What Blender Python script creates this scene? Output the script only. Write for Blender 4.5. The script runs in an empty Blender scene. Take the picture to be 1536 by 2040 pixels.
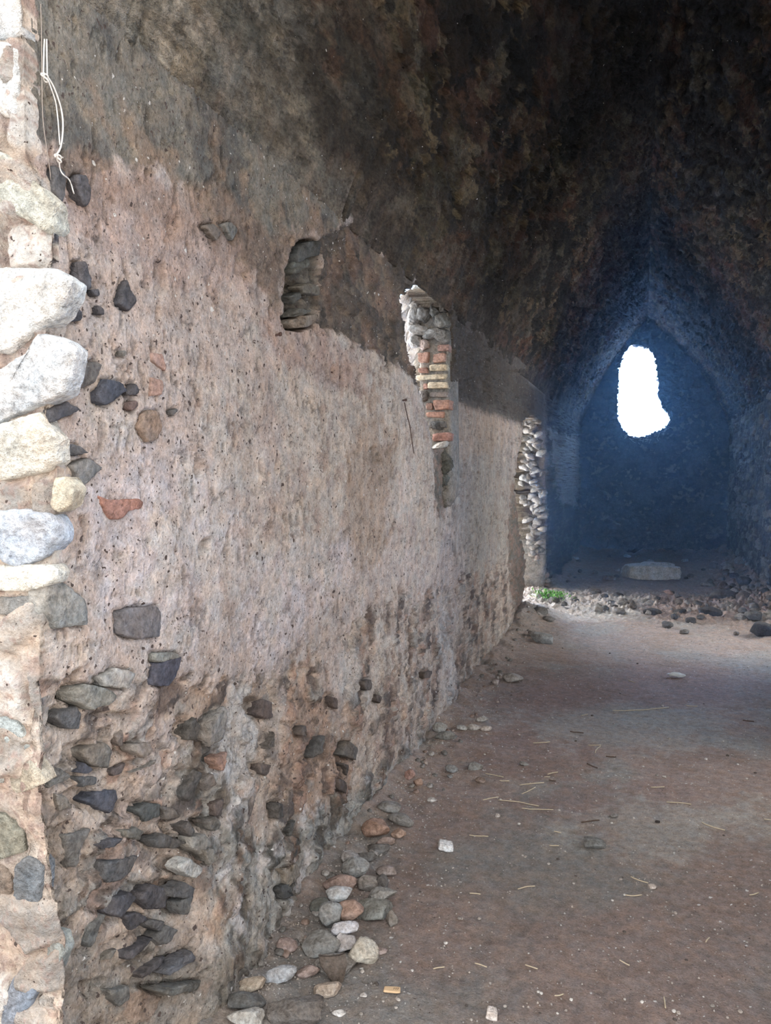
import bpy, math, random
import numpy as np
from mathutils import Vector, Matrix

# ------------------------------------------------------------------ camera, sky, light, exposure
sc = bpy.context.scene
COL = sc.collection
F_PX, W_PX, H_PX = 1532.0, 1536.0, 2040.0
YAW, PITCH = math.radians(18.48), math.radians(-2.616)
CAM = np.array([0.0, 0.0, 1.5])
cam_data = bpy.data.cameras.new('camera')
cam = bpy.data.objects.new('camera', cam_data); COL.objects.link(cam)
cam_data.sensor_fit = 'HORIZONTAL'; cam_data.sensor_width = 36.0
cam_data.lens = 36.0 * F_PX / W_PX
cam_data.clip_start = 0.02
cam.location = CAM
cam.rotation_euler = (math.radians(90) + PITCH, 0, YAW)
sc.camera = cam
sc.view_settings.view_transform = 'Standard'
sc.view_settings.look = 'None'
sc.view_settings.gamma = 1.0
sc.view_settings.use_curve_mapping = False
sc.cycles.volume_bounces = 1
sc.cycles.max_bounces = 8
sc.view_settings.exposure = 0.55

SKY_STOPS = [(-0.30, (0.78, 0.77, 0.765)), (0.05, (2.7, 2.7, 2.7)), (0.55, (2.7, 2.75, 2.9)), (0.88, (2.9, 4.8, 8.6))]   # by direction: dim behind the visitor, open to the sides, blue past the end window
SKY_STRENGTH = 3.0
HAZE = 0.009
HAZE_COLOUR = (0.40, 0.70, 1.0)
world = bpy.data.worlds.new('sky'); sc.world = world
world.use_nodes = True
wn = world.node_tree.nodes; wl = world.node_tree.links
for n in list(wn): wn.remove(n)
w_out = wn.new('ShaderNodeOutputWorld'); w_bg = wn.new('ShaderNodeBackground')
w_tc = wn.new('ShaderNodeTexCoord'); w_sep = wn.new('ShaderNodeSeparateXYZ')
w_map = wn.new('ShaderNodeMapRange'); w_ramp = wn.new('ShaderNodeValToRGB')
w_map.inputs['From Min'].default_value = -1; w_map.inputs['From Max'].default_value = 1
els = w_ramp.color_ramp.elements
while len(els) < len(SKY_STOPS): els.new(0.5)
for e_, (p_, c_) in zip(els, SKY_STOPS):
    e_.position = (p_ + 1) / 2; e_.color = (c_[0] / 10, c_[1] / 10, c_[2] / 10, 1)
wl.new(w_tc.outputs['Generated'], w_sep.inputs[0]); wl.new(w_sep.outputs[1], w_map.inputs['Value'])
wl.new(w_map.outputs[0], w_ramp.inputs[0]); wl.new(w_ramp.outputs[0], w_bg.inputs[0])
w_bg.inputs[1].default_value = SKY_STRENGTH * 10
wl.new(w_bg.outputs[0], w_out.inputs[0])

# ------------------------------------------------------------------ projection helpers (photo pixels -> places)
_cy, _sy, _cp, _sp = math.cos(YAW), math.sin(YAW), math.cos(PITCH), math.sin(PITCH)
C_RIGHT = np.array([_cy, _sy, 0.0])
C_FWD = np.array([-_sy * _cp, _cy * _cp, _sp])
C_UP = np.cross(C_RIGHT, C_FWD)
def ray(px, py):
    px = np.asarray(px, float); py = np.asarray(py, float)
    a = (px - W_PX / 2) / F_PX; b = -(py - H_PX / 2) / F_PX
    return C_FWD + a[..., None] * C_RIGHT + b[..., None] * C_UP
def on_x(px, py, X):
    d = ray(px, py); t = (X - CAM[0]) / d[..., 0]; return CAM + d * t[..., None]
def on_y(px, py, Y):
    d = ray(px, py); t = (Y - CAM[1]) / d[..., 1]; return CAM + d * t[..., None]
def on_z(px, py, Z):
    d = ray(px, py); t = (Z - CAM[2]) / d[..., 2]; return CAM + d * t[..., None]
def depth(p):
    return float(np.dot(np.asarray(p) - CAM, C_FWD))
def to_px(P):
    v = P - CAM; z = v @ C_FWD; z = np.where(z < 0.05, 0.05, z)
    return W_PX / 2 + F_PX * (v @ C_RIGHT) / z, H_PX / 2 - F_PX * (v @ C_UP) / z

XL, XR, YE, Y0, SPR = -1.13, 1.50, 15.4, 1.25, 2.50
APX, APZ = 0.05, 4.5

# ------------------------------------------------------------------ noise
_rng = np.random.RandomState(7)
_perm = np.concatenate([_rng.permutation(256)] * 3)
_g3 = _rng.normal(size=(256, 3)); _g3 /= np.linalg.norm(_g3, axis=1)[:, None]
def perlin(P):
    P = np.asarray(P, float)
    i = np.floor(P).astype(int); f = P - i; i &= 255
    u = f * f * f * (f * (f * 6 - 15) + 10)
    out = 0
    for dx in (0, 1):
        for dy in (0, 1):
            for dz in (0, 1):
                h = _perm[_perm[_perm[i[..., 0] + dx] + i[..., 1] + dy] + i[..., 2] + dz]
                g = _g3[h]
                dot = g[..., 0] * (f[..., 0] - dx) + g[..., 1] * (f[..., 1] - dy) + g[..., 2] * (f[..., 2] - dz)
                w = (u[..., 0] if dx else 1 - u[..., 0]) * (u[..., 1] if dy else 1 - u[..., 1]) * (u[..., 2] if dz else 1 - u[..., 2])
                out = out + dot * w
    return out * 1.6
def fbm(P, s, o=4, rough=0.5, off=0.0, sc3=(1, 1, 1)):
    Q = np.asarray(P, float) * np.array(sc3) * s + off
    a = 1.0; t = 0; n = 0
    for k in range(o):
        t = t + a * perlin(Q); n += a; a *= rough; Q = Q * 2.03 + 17.3
    return t / n
def _hash2(ix, iy, k):
    return _perm[_perm[(ix & 255) + k] + (iy & 255)] / 255.0
def worley(u, v, seed=0):
    """2-D cells: returns F1, F2-F1 and one random number per cell"""
    iu = np.floor(u).astype(int); iv = np.floor(v).astype(int)
    f1 = np.full(u.shape, 9.0); f2 = np.full(u.shape, 9.0); cid = np.zeros(u.shape); cid2 = np.zeros(u.shape)
    for dx in (-1, 0, 1):
        for dy in (-1, 0, 1):
            a = iu + dx; b = iv + dy
            jx = a + 0.1 + 0.8 * _hash2(a, b, 3 + seed); jy = b + 0.1 + 0.8 * _hash2(a, b, 71 + seed)
            d = np.hypot(u - jx, v - jy)
            c = _hash2(a, b, 131 + seed); c2 = _hash2(a, b, 201 + seed)
            near = d < f1
            f2 = np.where(near, f1, np.minimum(f2, d)); cid = np.where(near, c, cid); cid2 = np.where(near, c2, cid2)
            f1 = np.where(near, d, f1)
    return f1, f2 - f1, cid, cid2
def sst(x, a, b):
    t = np.clip((x - a) / (b - a), 0, 1); return t * t * (3 - 2 * t)
def lin(r, g=None, b=None):
    if g is None: r, g, b = r
    c = np.array([r, g, b], float) / 255.0
    return np.where(c <= 0.04045, c / 12.92, ((c + 0.055) / 1.055) ** 2.4)
def lerp(a, b, t):
    t = np.asarray(t)[..., None]; return a * (1 - t) + b * t
def poly_sd(px, py, poly):
    """signed distance in pixels, positive inside"""
    poly = np.asarray(poly, float); x0, y0 = poly.min(0) - 60; x1, y1 = poly.max(0) + 60
    out = np.full(px.shape, -60.0)
    m = (px > x0) & (px < x1) & (py > y0) & (py < y1)
    if not m.any(): return out
    X = px[m]; Y = py[m]; d = np.full(X.shape, 1e9); ins = np.zeros(X.shape, bool)
    for (ax, ay), (bx, by) in zip(poly, np.roll(poly, -1, 0)):
        ex, ey = bx - ax, by - ay
        t = np.clip(((X - ax) * ex + (Y - ay) * ey) / (ex * ex + ey * ey + 1e-9), 0, 1)
        d = np.minimum(d, np.hypot(X - ax - t * ex, Y - ay - t * ey))
        c = (ay > Y) != (by > Y)
        xi = ax + (Y - ay) * ex / (ey if abs(ey) > 1e-9 else 1e-9)
        ins ^= c & (X < xi)
    out[m] = np.clip(np.where(ins, d, -d), -60, 60)
    return out

# ------------------------------------------------------------------ materials (all procedural)
def new_mat(name):
    m = bpy.data.materials.new(name); m.use_nodes = True
    nt = m.node_tree
    return m, nt, nt.nodes['Principled BSDF']
def masonry(name, grain=90.0, vary=0.35, speck=0.0, pits=0.0, bump=0.004, rough=0.95, spec=0.2, base=None, stretch=1.0):
    """surface colour from the mesh's own 'pigment' attribute (or a flat base), broken up by noise at the size of sand and grit"""
    m, nt, b = new_mat(name); N = nt.nodes; L = nt.links
    def math_(op, a, b_, c=None):
        n = N.new('ShaderNodeMath'); n.operation = op
        for i, v in enumerate((a, b_, c)):
            if v is None: continue
            if isinstance(v, (int, float)): n.inputs[i].default_value = v
            else: L.new(v, n.inputs[i])
        return n.outputs[0]
    def noise(vec, scale, detail, rgh, out='Fac'):
        n = N.new('ShaderNodeTexNoise'); n.inputs['Scale'].default_value = scale; n.inputs['Detail'].default_value = detail; n.inputs['Roughness'].default_value = rgh
        L.new(vec, n.inputs['Vector']); return n.outputs[out]
    def rng(v, f0, f1, t0, t1):
        n = N.new('ShaderNodeMapRange'); L.new(v, n.inputs['Value'])
        for k, x in zip(('From Min', 'From Max', 'To Min', 'To Max'), (f0, f1, t0, t1)): n.inputs[k].default_value = x
        return n.outputs[0]
    def mix(f, a, b_):
        n = N.new('ShaderNodeMix'); n.data_type = 'RGBA'; L.new(f, n.inputs[0])
        for i, v in ((6, a), (7, b_)):
            if isinstance(v, tuple): n.inputs[i].default_value = v
            else: L.new(v, n.inputs[i])
        return n.outputs[2]
    tc = N.new('ShaderNodeTexCoord'); src = tc.outputs['Object']
    if stretch != 1.0:
        sv = N.new('ShaderNodeVectorMath'); sv.operation = 'MULTIPLY'; L.new(src, sv.inputs[0]); sv.inputs[1].default_value = (1, stretch, 1); src = sv.outputs[0]
    if base is None:
        at = N.new('ShaderNodeAttribute'); at.attribute_name = 'pigment'; colour = at.outputs['Color']
    else:
        rgb = N.new('ShaderNodeRGB'); rgb.outputs[0].default_value = (*base, 1); colour = rgb.outputs[0]
    fine = noise(src, grain, 4, 0.75); mid = noise(src, grain * 0.2, 5, 0.72); low = noise(src, grain * 0.05, 5, 0.7)
    s_ = math_('ADD', math_('MULTIPLY', fine, 1.5), math_('MULTIPLY', mid, 1.1)); s_ = math_('ADD', s_, math_('MULTIPLY', low, .6))
    k = rng(s_, 1.12, 2.08, 1 - vary * 1.25, 1 + vary * 1.25)
    vm = N.new('ShaderNodeVectorMath'); vm.operation = 'SCALE'; L.new(colour, vm.inputs[0]); L.new(k, vm.inputs['Scale'])
    # warm and cool grains
    hue = noise(src, grain * 0.11, 5, 0.75)
    warm = mix(rng(hue, 0.38, 0.62, 0, 1), (1.07, 0.99, 0.92, 1), (0.95, 1.0, 1.04, 1))
    vh = N.new('ShaderNodeVectorMath'); vh.operation = 'MULTIPLY'; L.new(vm.outputs[0], vh.inputs[0]); L.new(warm, vh.inputs[1])
    out = vh.outputs[0]
    h = math_('MULTIPLY_ADD', mid, 2.2, fine)
    dis = N.new('ShaderNodeTexNoise'); dis.inputs['Scale'].default_value = 55; dis.inputs['Detail'].default_value = 3; L.new(src, dis.inputs['Vector'])
    dv = N.new('ShaderNodeVectorMath'); dv.operation = 'MULTIPLY_ADD'; L.new(dis.outputs['Color'], dv.inputs[0]); dv.inputs[1].default_value = (.022, .022, .022); L.new(src, dv.inputs[2])
    def dots(scale, amount, colour4, depth, seed, out, h):
        vo = N.new('ShaderNodeTexVoronoi'); vo.inputs['Scale'].default_value = scale
        ofs = N.new('ShaderNodeVectorMath'); ofs.operation = 'ADD'; L.new(dv.outputs[0], ofs.inputs[0]); ofs.inputs[1].default_value = (seed, seed * 2, seed * 3)
        L.new(ofs.outputs[0], vo.inputs['Vector'])
        sp = N.new('ShaderNodeSeparateColor'); L.new(vo.outputs['Color'], sp.inputs[0])
        r = math_('MULTIPLY', math_('MULTIPLY', sp.outputs[0], sp.outputs[1]), math_('MULTIPLY', sp.outputs[2], amount))
        f = math_('LESS_THAN', vo.outputs['Distance'], r)
        return mix(f, out, colour4), math_('MULTIPLY_ADD', f, depth, h)
    if speck > 0:
        out, h = dots(46, speck * .7, (0.60, 0.58, 0.55, 1), 0.3, 3.0, out, h)
        out, h = dots(120, speck * .5, (0.62, 0.60, 0.57, 1), 0.1, 5.0, out, h)
    if pits > 0:
        out, h = dots(58, pits * .9, (0.085, 0.065, 0.058, 1), -1.0, 7.0, out, h)
        out, h = dots(130, pits * 1.0, (0.10, 0.078, 0.07, 1), -0.6, 11.0, out, h)
    L.new(out, b.inputs['Base Color'])
    bp = N.new('ShaderNodeBump'); bp.inputs['Strength'].default_value = 1.0; bp.inputs['Distance'].default_value = bump
    L.new(h, bp.inputs['Height']); L.new(bp.outputs[0], b.inputs['Normal'])
    b.inputs['Roughness'].default_value = rough; b.inputs['Specular IOR Level'].default_value = spec
    return m
_flat = {}
def stone_mat(rgb, kind='stone'):
    key = (tuple(int(c) for c in rgb), kind)
    if key not in _flat:
        c = lin(*rgb); c = c.mean() * .45 + c * .55; c = tuple(c * (.92 if kind == 'stone' else .85))
        _flat[key] = masonry('%s_%d_%d_%d' % ((kind,) + key[0]), grain=80, vary=0.55, bump=0.006, base=c, rough=0.85)
    return _flat[key]

# ------------------------------------------------------------------ mesh helpers
def link(o, parent=None):
    COL.objects.link(o)
    if parent is not None:
        o.parent = parent
        o.matrix_parent_inverse = parent.matrix_basis.inverted()
    return o
def mesh_obj(name, V, Fc, mat, parent=None, smooth=True, origin=None, col=None):
    V = np.asarray(V, float)
    if origin is not None: V = V - np.asarray(origin)
    me = bpy.data.meshes.new(name)
    me.from_pydata(V.tolist(), [], [tuple(int(i) for i in f) for f in Fc]); me.update()
    if smooth: me.polygons.foreach_set('use_smooth', [True] * len(me.polygons))
    if col is not None:
        at = me.color_attributes.new('pigment', 'FLOAT_COLOR', 'POINT')
        c = np.ones((len(V), 4)); c[:, :3] = col; at.data.foreach_set('color', c.ravel())
    me.materials.append(mat)
    o = bpy.data.objects.new(name, me)
    if origin is not None: o.location = origin
    return link(o, parent)
def grid_obj(name, P, C, mat, keep=None, reveal=None, parent=None, layers=8, reveal_col=None):
    """P (nu,nv,3) surface, C colours, keep (nu-1,nv-1) face mask; reveal(P0, t) pushes a hole's rim through the wall"""
    nu, nv = P.shape[:2]
    idx = np.arange(nu * nv).reshape(nu, nv)
    q = np.stack([idx[:-1, :-1], idx[1:, :-1], idx[1:, 1:], idx[:-1, 1:]], -1)
    if keep is None: keep = np.ones((nu - 1, nv - 1), bool)
    faces = q[keep]
    V = P.reshape(-1, 3); Cc = C.reshape(-1, 3)
    if reveal is not None:
        e = []
        k = keep
        a = np.argwhere(k[:-1, :] != k[1:, :])          # vertical-ish grid edges
        for i, j in a:
            s = (idx[i + 1, j], idx[i + 1, j + 1])
            e.append(s if k[i, j] else s[::-1])
        a = np.argwhere(k[:, :-1] != k[:, 1:])
        for i, j in a:
            s = (idx[i, j + 1], idx[i + 1, j + 1])
            e.append(s[::-1] if k[i, j] else s)
        e = np.array(e); rim = np.unique(e); mp = {int(r): n for n, r in enumerate(rim)}
        base = V[rim]; prev = rim.copy(); newf = []
        Vs = [V]; Cs = [Cc]; cnt = len(V)
        ea = np.array([mp[int(x)] for x in e[:, 0]]); eb = np.array([mp[int(x)] for x in e[:, 1]])
        for L_ in range(1, layers + 1):
            t = L_ / layers
            Q, cq = reveal(base, t)
            cur = np.arange(cnt, cnt + len(rim)); cnt += len(rim)
            Vs.append(Q); Cs.append(cq)
            newf.append(np.stack([prev[eb], prev[ea], cur[ea], cur[eb]], -1)); prev = cur
        V = np.vstack(Vs); Cc = np.vstack(Cs); faces = np.vstack([faces] + newf)
    me = bpy.data.meshes.new(name)
    nf = len(faces)
    me.vertices.add(len(V)); me.vertices.foreach_set('co', V.astype(np.float32).ravel())
    me.loops.add(nf * 4); me.loops.foreach_set('vertex_index', faces.astype(np.int32).ravel())
    me.polygons.add(nf); me.polygons.foreach_set('loop_start', np.arange(0, nf * 4, 4, dtype=np.int32))
    me.polygons.foreach_set('use_smooth', np.ones(nf, bool))
    me.update(calc_edges=True); me.validate()
    at = me.color_attributes.new('pigment', 'FLOAT_COLOR', 'POINT')
    c = np.ones((len(V), 4), np.float32); c[:, :3] = np.clip(Cc, 0.003, 0.9); at.data.foreach_set('color', c.ravel())
    me.materials.append(mat)
    o = bpy.data.objects.new(name, me)
    return link(o, parent)
def structure(o):
    o['kind'] = 'structure'; return o
def calm(c, lim=1.7, keep=.74):
    """keeps earth pigments from getting too colourful"""
    lum = c.mean(-1, keepdims=True); r = c[..., :1] / np.maximum(c[..., 2:], 1e-3)
    k = np.where(r > lim, (lim / r) ** .8, 1.0); return lum + (c - lum) * k * keep
def tag(o, label, cat, group=None):
    o['label'] = label; o['category'] = cat
    if group: o['group'] = group
    return o

# ------------------------------------------------------------------ wall_left: its relief and pigments
OPEN_A = [(806,600),(812,583),(825,570),(850,560),(880,568),(898,600),(907,640),(908,700),(905,800),(907,892),(872,897),(858,870),(846,810),(834,765),(822,710),(811,650)]
OPEN_B = [(1052,838),(1068,826),(1083,838),(1088,900),(1092,1000),(1094,1100),(1097,1200),(1064,1260),(1063,1180),(1058,1100),(1046,1040),(1040,990),(1037,950),(1043,905),(1050,870)]
NICHE = [(568,560),(578,505),(597,478),(625,472),(638,495),(640,560),(640,610),(628,650),(600,662),(570,655)]
ROUGH_TOP = [(636,640),(640,560),(645,480),(700,440),(780,500),(1040,740),(1080,800),(1060,850),(1000,810),(940,790),(905,790),(880,850),(845,795),(815,745),(750,705),(690,672)]
STEP = [(862,868),(866,950),(876,1050),(884,1150),(893,1250),(912,1330),(932,1420),(2200,1700),(2200,500),(905,760)]
GREEN = [(-200,-300),(250,-200),(400,180),(560,290),(770,430),(700,450),(655,470),(590,482),(562,520),(548,600),(520,560),(480,495),(430,440),(390,390),(330,350),(240,330),(160,335),(110,300),(-100,300)]
LOWER = [(-200,1370),(150,1360),(330,1345),(440,1360),(520,1330),(600,1290),(680,1240),(770,1190),(870,1180),(980,1130),(1045,1120),(1130,1080),(1180,1500),(700,2300),(-200,2600)]
LICHEN = [(390,1500),(440,1420),(500,1420),(520,1520),(470,1640),(560,1700),(640,1600),(740,1560),(830,1480),(940,1380),(1060,1200),(1090,1300),(800,1700),(560,2100),(380,2300),(400,1900),(440,1700)]
PALE = [(500,1120),(600,1080),(700,1060),(720,1120),(640,1200),(560,1350),(520,1400),(480,1330),(470,1220)]
CORNER_PX = [(-400,40),(0,44),(80,44),(300,48),(380,90),(450,112),(540,100),(620,100),(700,92),(850,92),(930,112),(1100,104),(1180,82),(1350,84),(1500,92),(1600,86),(1720,100),(1800,115),(1870,130),(1950,132),(2040,128),(2600,120)]
def corner_Y(Z):
    py = np.array([p[0] for p in CORNER_PX], float); px = np.array([p[1] for p in CORNER_PX], float)
    Q = on_x(px, py, XL)
    Zz = np.asarray(Z, float); N_ = np.stack([Zz * 0, Zz * 0 + 3.3, Zz], -1)
    return np.interp(Z, Q[::-1, 2], Q[::-1, 1]) + .022 * fbm(N_, 9, 4, rough=.6)
def blob(px, py, cx, cy, rx, ry, n, soft=0.35, ang=0.0):
    ca, sa = math.cos(ang), math.sin(ang)
    u = ((px - cx) * ca + (py - cy) * sa) / rx; v = (-(px - cx) * sa + (py - cy) * ca) / ry
    return sst(1 - np.hypot(u, v) + n * 0.55, -soft * 0.5, soft * 0.5)
PLASTER = lin(178, 163, 154); PLASTER_T = lin(168, 146, 126); PLASTER_L = lin(196, 188, 192)
MORTAR = lin(176, 160, 146); MORTAR_R = lin(152, 128, 114); GREY_P = lin(128, 124, 114); SOOT = lin(70, 68, 66)
DK = (82, 80, 86); DB = (74, 78, 92); GR = (122, 120, 114); BR = (112, 96, 88)
def Zm(pts, sx, oy, ox=0): return [(ox + x / sx, oy + y / sx) for x, y in pts]
SET = []
def S(z, pts, rgb, p=.008, name='embedded_stone', label=None):
    sx, ox, oy = {1: (2.914, 0, 0), 2: (2.914, 0, 600), 3: (2.756, 0, 1300), 4: (2.56, 400, 1300), 5: (3.072, 500, 450)}[z]
    SET.append(([(ox + x / sx, oy + y / sx) for x, y in pts], rgb, p, name, label))
S(1, [(425,1035),(445,1010),(490,1015),(512,1100),(512,1160),(485,1205),(455,1150),(430,1090)], DK)
S(1, [(445,1520),(480,1515),(520,1620),(515,1680),(455,1690),(440,1600)], DK)
S(1, [(725,1622),(785,1750),(740,1810),(680,1760)], DK, .004)
S(1, [(380,1850),(420,1770),(430,1740),(465,1830),(460,1865),(390,1870)], DK)
S(1, [(520,1680),(560,1675),(570,1710),(540,1725)], DK); S(1, [(556,1770),(590,1800),(592,1830),(560,1820)], DK, .004)
S(1, [(300,960),(370,1000),(372,1080),(350,1180),(300,1120)], (92, 90, 92), .004)
S(1, [(1180,1310),(1230,1300),(1275,1350),(1250,1400)], (112, 104, 96), .006); S(1, [(1290,1300),(1340,1290),(1370,1340),(1340,1400)], (118, 114, 106), .006)
S(2, [(445,290),(500,280),(480,320),(440,315)], DK); S(2, [(545,530),(600,450),(700,480),(720,520),(600,605),(550,590)], DB, .012)
S(2, [(725,530),(770,475),(798,515),(780,545),(730,550)], DK)
S(2, [(870,300),(930,305),(955,370),(950,410),(870,350)], (172, 128, 108), .003, 'embedded_brick', 'orange brick fragment'); S(2, [(868,440),(938,460),(935,545),(858,555)], (176, 130, 106), .003, 'embedded_brick', 'orange brick fragment')
S(2, [(735,590),(780,575),(792,610),(760,640),(728,620)], (122, 96, 90), .004)
S(2, [(850,630),(910,640),(935,730),(905,800),(850,818),(800,735),(820,660)], (150, 122, 98), .006)
S(2, [(275,630),(370,580),(450,630),(380,665),(275,710)], DK, .012); S(2, [(370,820),(440,840),(500,880),(400,900),(365,900)], (92, 92, 96), .012)
S(2, [(400,950),(500,910),(585,965),(460,1085)], (118, 118, 116), .008)
S(2, [(555,1125),(600,1150),(740,1148),(800,1145),(825,1165),(810,1205),(745,1215),(690,1265),(640,1270),(600,1225)], (178, 112, 84), .003, 'embedded_brick', 'flat orange brick fragment shaped like a boot')
S(2, [(685,1800),(800,1775),(910,1772),(930,1820),(920,1950),(830,1958),(760,1960),(692,1930)], (112, 108, 112), .006, 'embedded_stone', 'squared dark grey block')
S(2, [(240,1650),(330,1620),(460,1720),(490,1800),(480,1880),(300,1900),(240,1800)], (136, 136, 130), .014); S(2, [(390,390),(540,350),(575,370),(520,480),(400,520)], (104, 98, 94), .014)
S(2, [(690,290),(715,285),(720,315),(695,322)], (110, 106, 100), .003); S(2, [(985,640),(1015,620),(1020,640),(990,670)], (100, 98, 98), .004)
S(3, [(840,0),(960,0),(985,25),(860,55),(838,40)], (134, 134, 124), .003); S(3, [(855,58),(990,20),(960,130),(920,185),(835,180)], (76, 78, 96), .005, 'embedded_stone', 'dark slaty stone')
S(3, [(370,225),(450,170),(560,190),(625,230),(590,280),(480,315),(375,260)], (136, 134, 122), .014); S(3, [(300,330),(400,290),(435,340),(420,420),(340,415),(285,355)], (92, 92, 94), .01)
S(3, [(440,530),(560,490),(605,540),(580,635),(500,620),(445,570)], (120, 112, 100), .01); S(3, [(400,655),(450,600),(505,645),(460,665)], DB, .006)
S(3, [(405,680),(520,680),(520,720),(440,740)], (98, 98, 98), .006); S(3, [(446,810),(520,760),(620,750),(635,800),(590,885),(510,850)], DB, .01)
S(3, [(585,650),(680,600),(660,660),(610,680)], (104, 88, 82), .006); S(3, [(730,860),(800,820),(870,830),(860,900),(780,930)], (84, 86, 82), .01)
S(3, [(870,840),(940,850),(985,900),(900,920)], (108, 98, 88), .008); S(3, [(665,980),(720,950),(780,980),(750,1030),(670,1010)], (110, 106, 94), .012)
S(3, [(520,1060),(580,1015),(660,1015),(620,1060),(530,1080)], DK, .012); S(3, [(810,1030),(880,990),(1005,1040),(930,1075),(840,1070)], (88, 84, 80), .014)
S(3, [(555,1240),(570,1150),(740,1110),(700,1200),(640,1250),(580,1265)], (94, 94, 96), .012); S(3, [(580,1430),(620,1340),(700,1310),(735,1340),(650,1455)], DK, .012)
S(3, [(750,1350),(810,1270),(910,1290),(890,1400),(790,1410)], DK, .014); S(3, [(925,1300),(1000,1255),(1060,1290),(1040,1350),(920,1340)], (86, 86, 88), .012)
S(3, [(665,1440),(740,1420),(805,1460),(700,1525)], DK, .012); S(3, [(810,1460),(890,1470),(870,1530),(815,1510)], (92, 92, 94), .012)
S(3, [(840,1560),(900,1490),(965,1520),(900,1600),(850,1610)], (94, 92, 90), .012); S(3, [(680,1640),(830,1560),(760,1640),(690,1690)], DK, .01)
S(3, [(750,1760),(890,1660),(880,1700),(760,1790)], (84, 80, 82), .012); S(3, [(865,1760),(1030,1630),(1055,1680),(900,1770)], (92, 90, 94), .016)
S(3, [(955,1180),(1010,1120),(1100,1180),(1060,1240),(970,1200)], (170, 170, 164), .014, 'embedded_stone', 'pale grey stone'); S(3, [(990,790),(1060,640),(1100,660),(1030,820)], (88, 84, 80), .01)
S(3, [(1095,700),(1150,660),(1175,720),(1110,760)], (112, 98, 86), .014); S(3, [(980,950),(1020,920),(1055,990),(1020,1010)], (92, 86, 82), .014)
S(3, [(1115,930),(1160,895),(1195,940),(1160,980),(1120,965)], (108, 102, 92), .016); S(3, [(1005,440),(1050,350),(1090,400),(1070,480),(1010,480)], (98, 92, 84), .01)
S(3, [(1130,400),(1220,290),(1240,360),(1210,470),(1140,520)], (138, 132, 124), .012); S(3, [(1170,580),(1240,540),(1220,650),(1190,640)], (168, 122, 96), .008)
S(3, [(245,620),(310,630),(375,680),(250,745)], (112, 110, 104), .012); S(3, [(285,770),(340,780),(385,850),(310,870)], (124, 116, 104), .008)
S(3, [(335,1000),(480,960),(420,1080),(400,1180),(350,1180)], (104, 102, 98), .012); S(3, [(450,1600),(470,1500),(560,1430),(520,1530),(480,1620)], (110, 110, 106), .012)
S(3, [(580,1850),(690,1820),(690,1900),(630,1940),(590,1900)], (106, 104, 98), .014); S(3, [(560,1660),(630,1620),(600,1680),(540,1690)], (112, 108, 98), .008)
S(3, [(830,1850),(1080,1790),(1050,1850),(900,1880)], (106, 104, 96), .02); S(3, [(965,1370),(1050,1330),(1020,1440),(980,1440)], (94, 94, 92), .01)
S(3, [(540,140),(620,80),(735,110),(690,200),(560,185)], (164, 158, 148), .010); S(3, [(620,450),(660,420),(665,510),(640,510)], (118, 100, 86), .006); S(3, [(705,660),(850,585),(840,610)], (126, 118, 106), .008)
S(3, [(1090,1080),(1150,1070),(1185,1130),(1130,1170)], (122, 114, 100), .014); S(3, [(1030,1010),(1110,990),(1140,1050),(1080,1110),(1030,1070)], (138, 132, 120), .014)
S(3, [(710,505),(800,490),(830,540),(770,580),(720,540)], (140, 124, 108), .012); S(3, [(1165,830),(1220,800),(1200,900),(1165,900)], (100, 84, 76), .01)
S(4, [(275,320),(300,235),(345,250),(350,330),(310,340)], (94, 80, 76), .016); S(4, [(555,540),(580,440),(625,420),(610,510)], (92, 88, 84), .012)
S(4, [(700,520),(740,450),(790,480),(780,550)], (98, 90, 82), .014); S(4, [(720,560),(750,570),(735,630)], (84, 76, 72), .008)
S(4, [(375,770),(405,765),(410,840),(380,850)], (90, 84, 78), .012); S(4, [(425,900),(470,850),(445,940)], (98, 94, 86), .012)
S(4, [(0,860),(60,840),(80,880),(40,910)], (110, 100, 90), .014); S(4, [(400,1100),(480,1070),(500,1130),(430,1200)], (142, 128, 108), .012)
S(4, [(380,1200),(440,1170),(460,1240),(400,1260)], (82, 84, 84), .012); S(4, [(690,640),(735,660),(730,720),(695,700)], (92, 80, 74), .012)
S(4, [(655,220),(690,230),(690,290),(665,280)], (94, 80, 74), .01); S(4, [(890,210),(915,220),(905,262),(885,250)], (92, 78, 72), .01); S(4, [(500,375),(528,370),(530,430),(505,425)], (94, 84, 78), .01)
S(4, [(285,560),(345,570),(320,630),(290,620)], (104, 90, 82), .014); S(4, [(340,450),(362,400),(360,480),(320,492)], (96, 92, 88), .012)
S(4, [(820,150),(862,135),(862,190),(830,195)], (96, 84, 76), .01); S(4, [(1130,100),(1175,90),(1165,130),(1135,135)], (92, 80, 72), .01)
S(5, [(250,180),(300,110),(370,90),(420,100),(400,180),(320,200),(270,230)], (78, 80, 78), .014); S(5, [(215,270),(260,210),(340,200),(340,250),(250,300)], (96, 98, 90), .014)
S(5, [(270,370),(340,350),(410,380),(400,430),(300,410)], (112, 106, 92), .014); S(5, [(205,440),(280,400),(300,440),(240,480)], (84, 86, 82), .014)
S(5, [(210,560),(280,500),(360,520),(300,550)], (92, 92, 86), .014); S(5, [(215,585),(300,550),(390,535),(410,580),(330,620),(240,625)], (134, 118, 100), .014)
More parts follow.
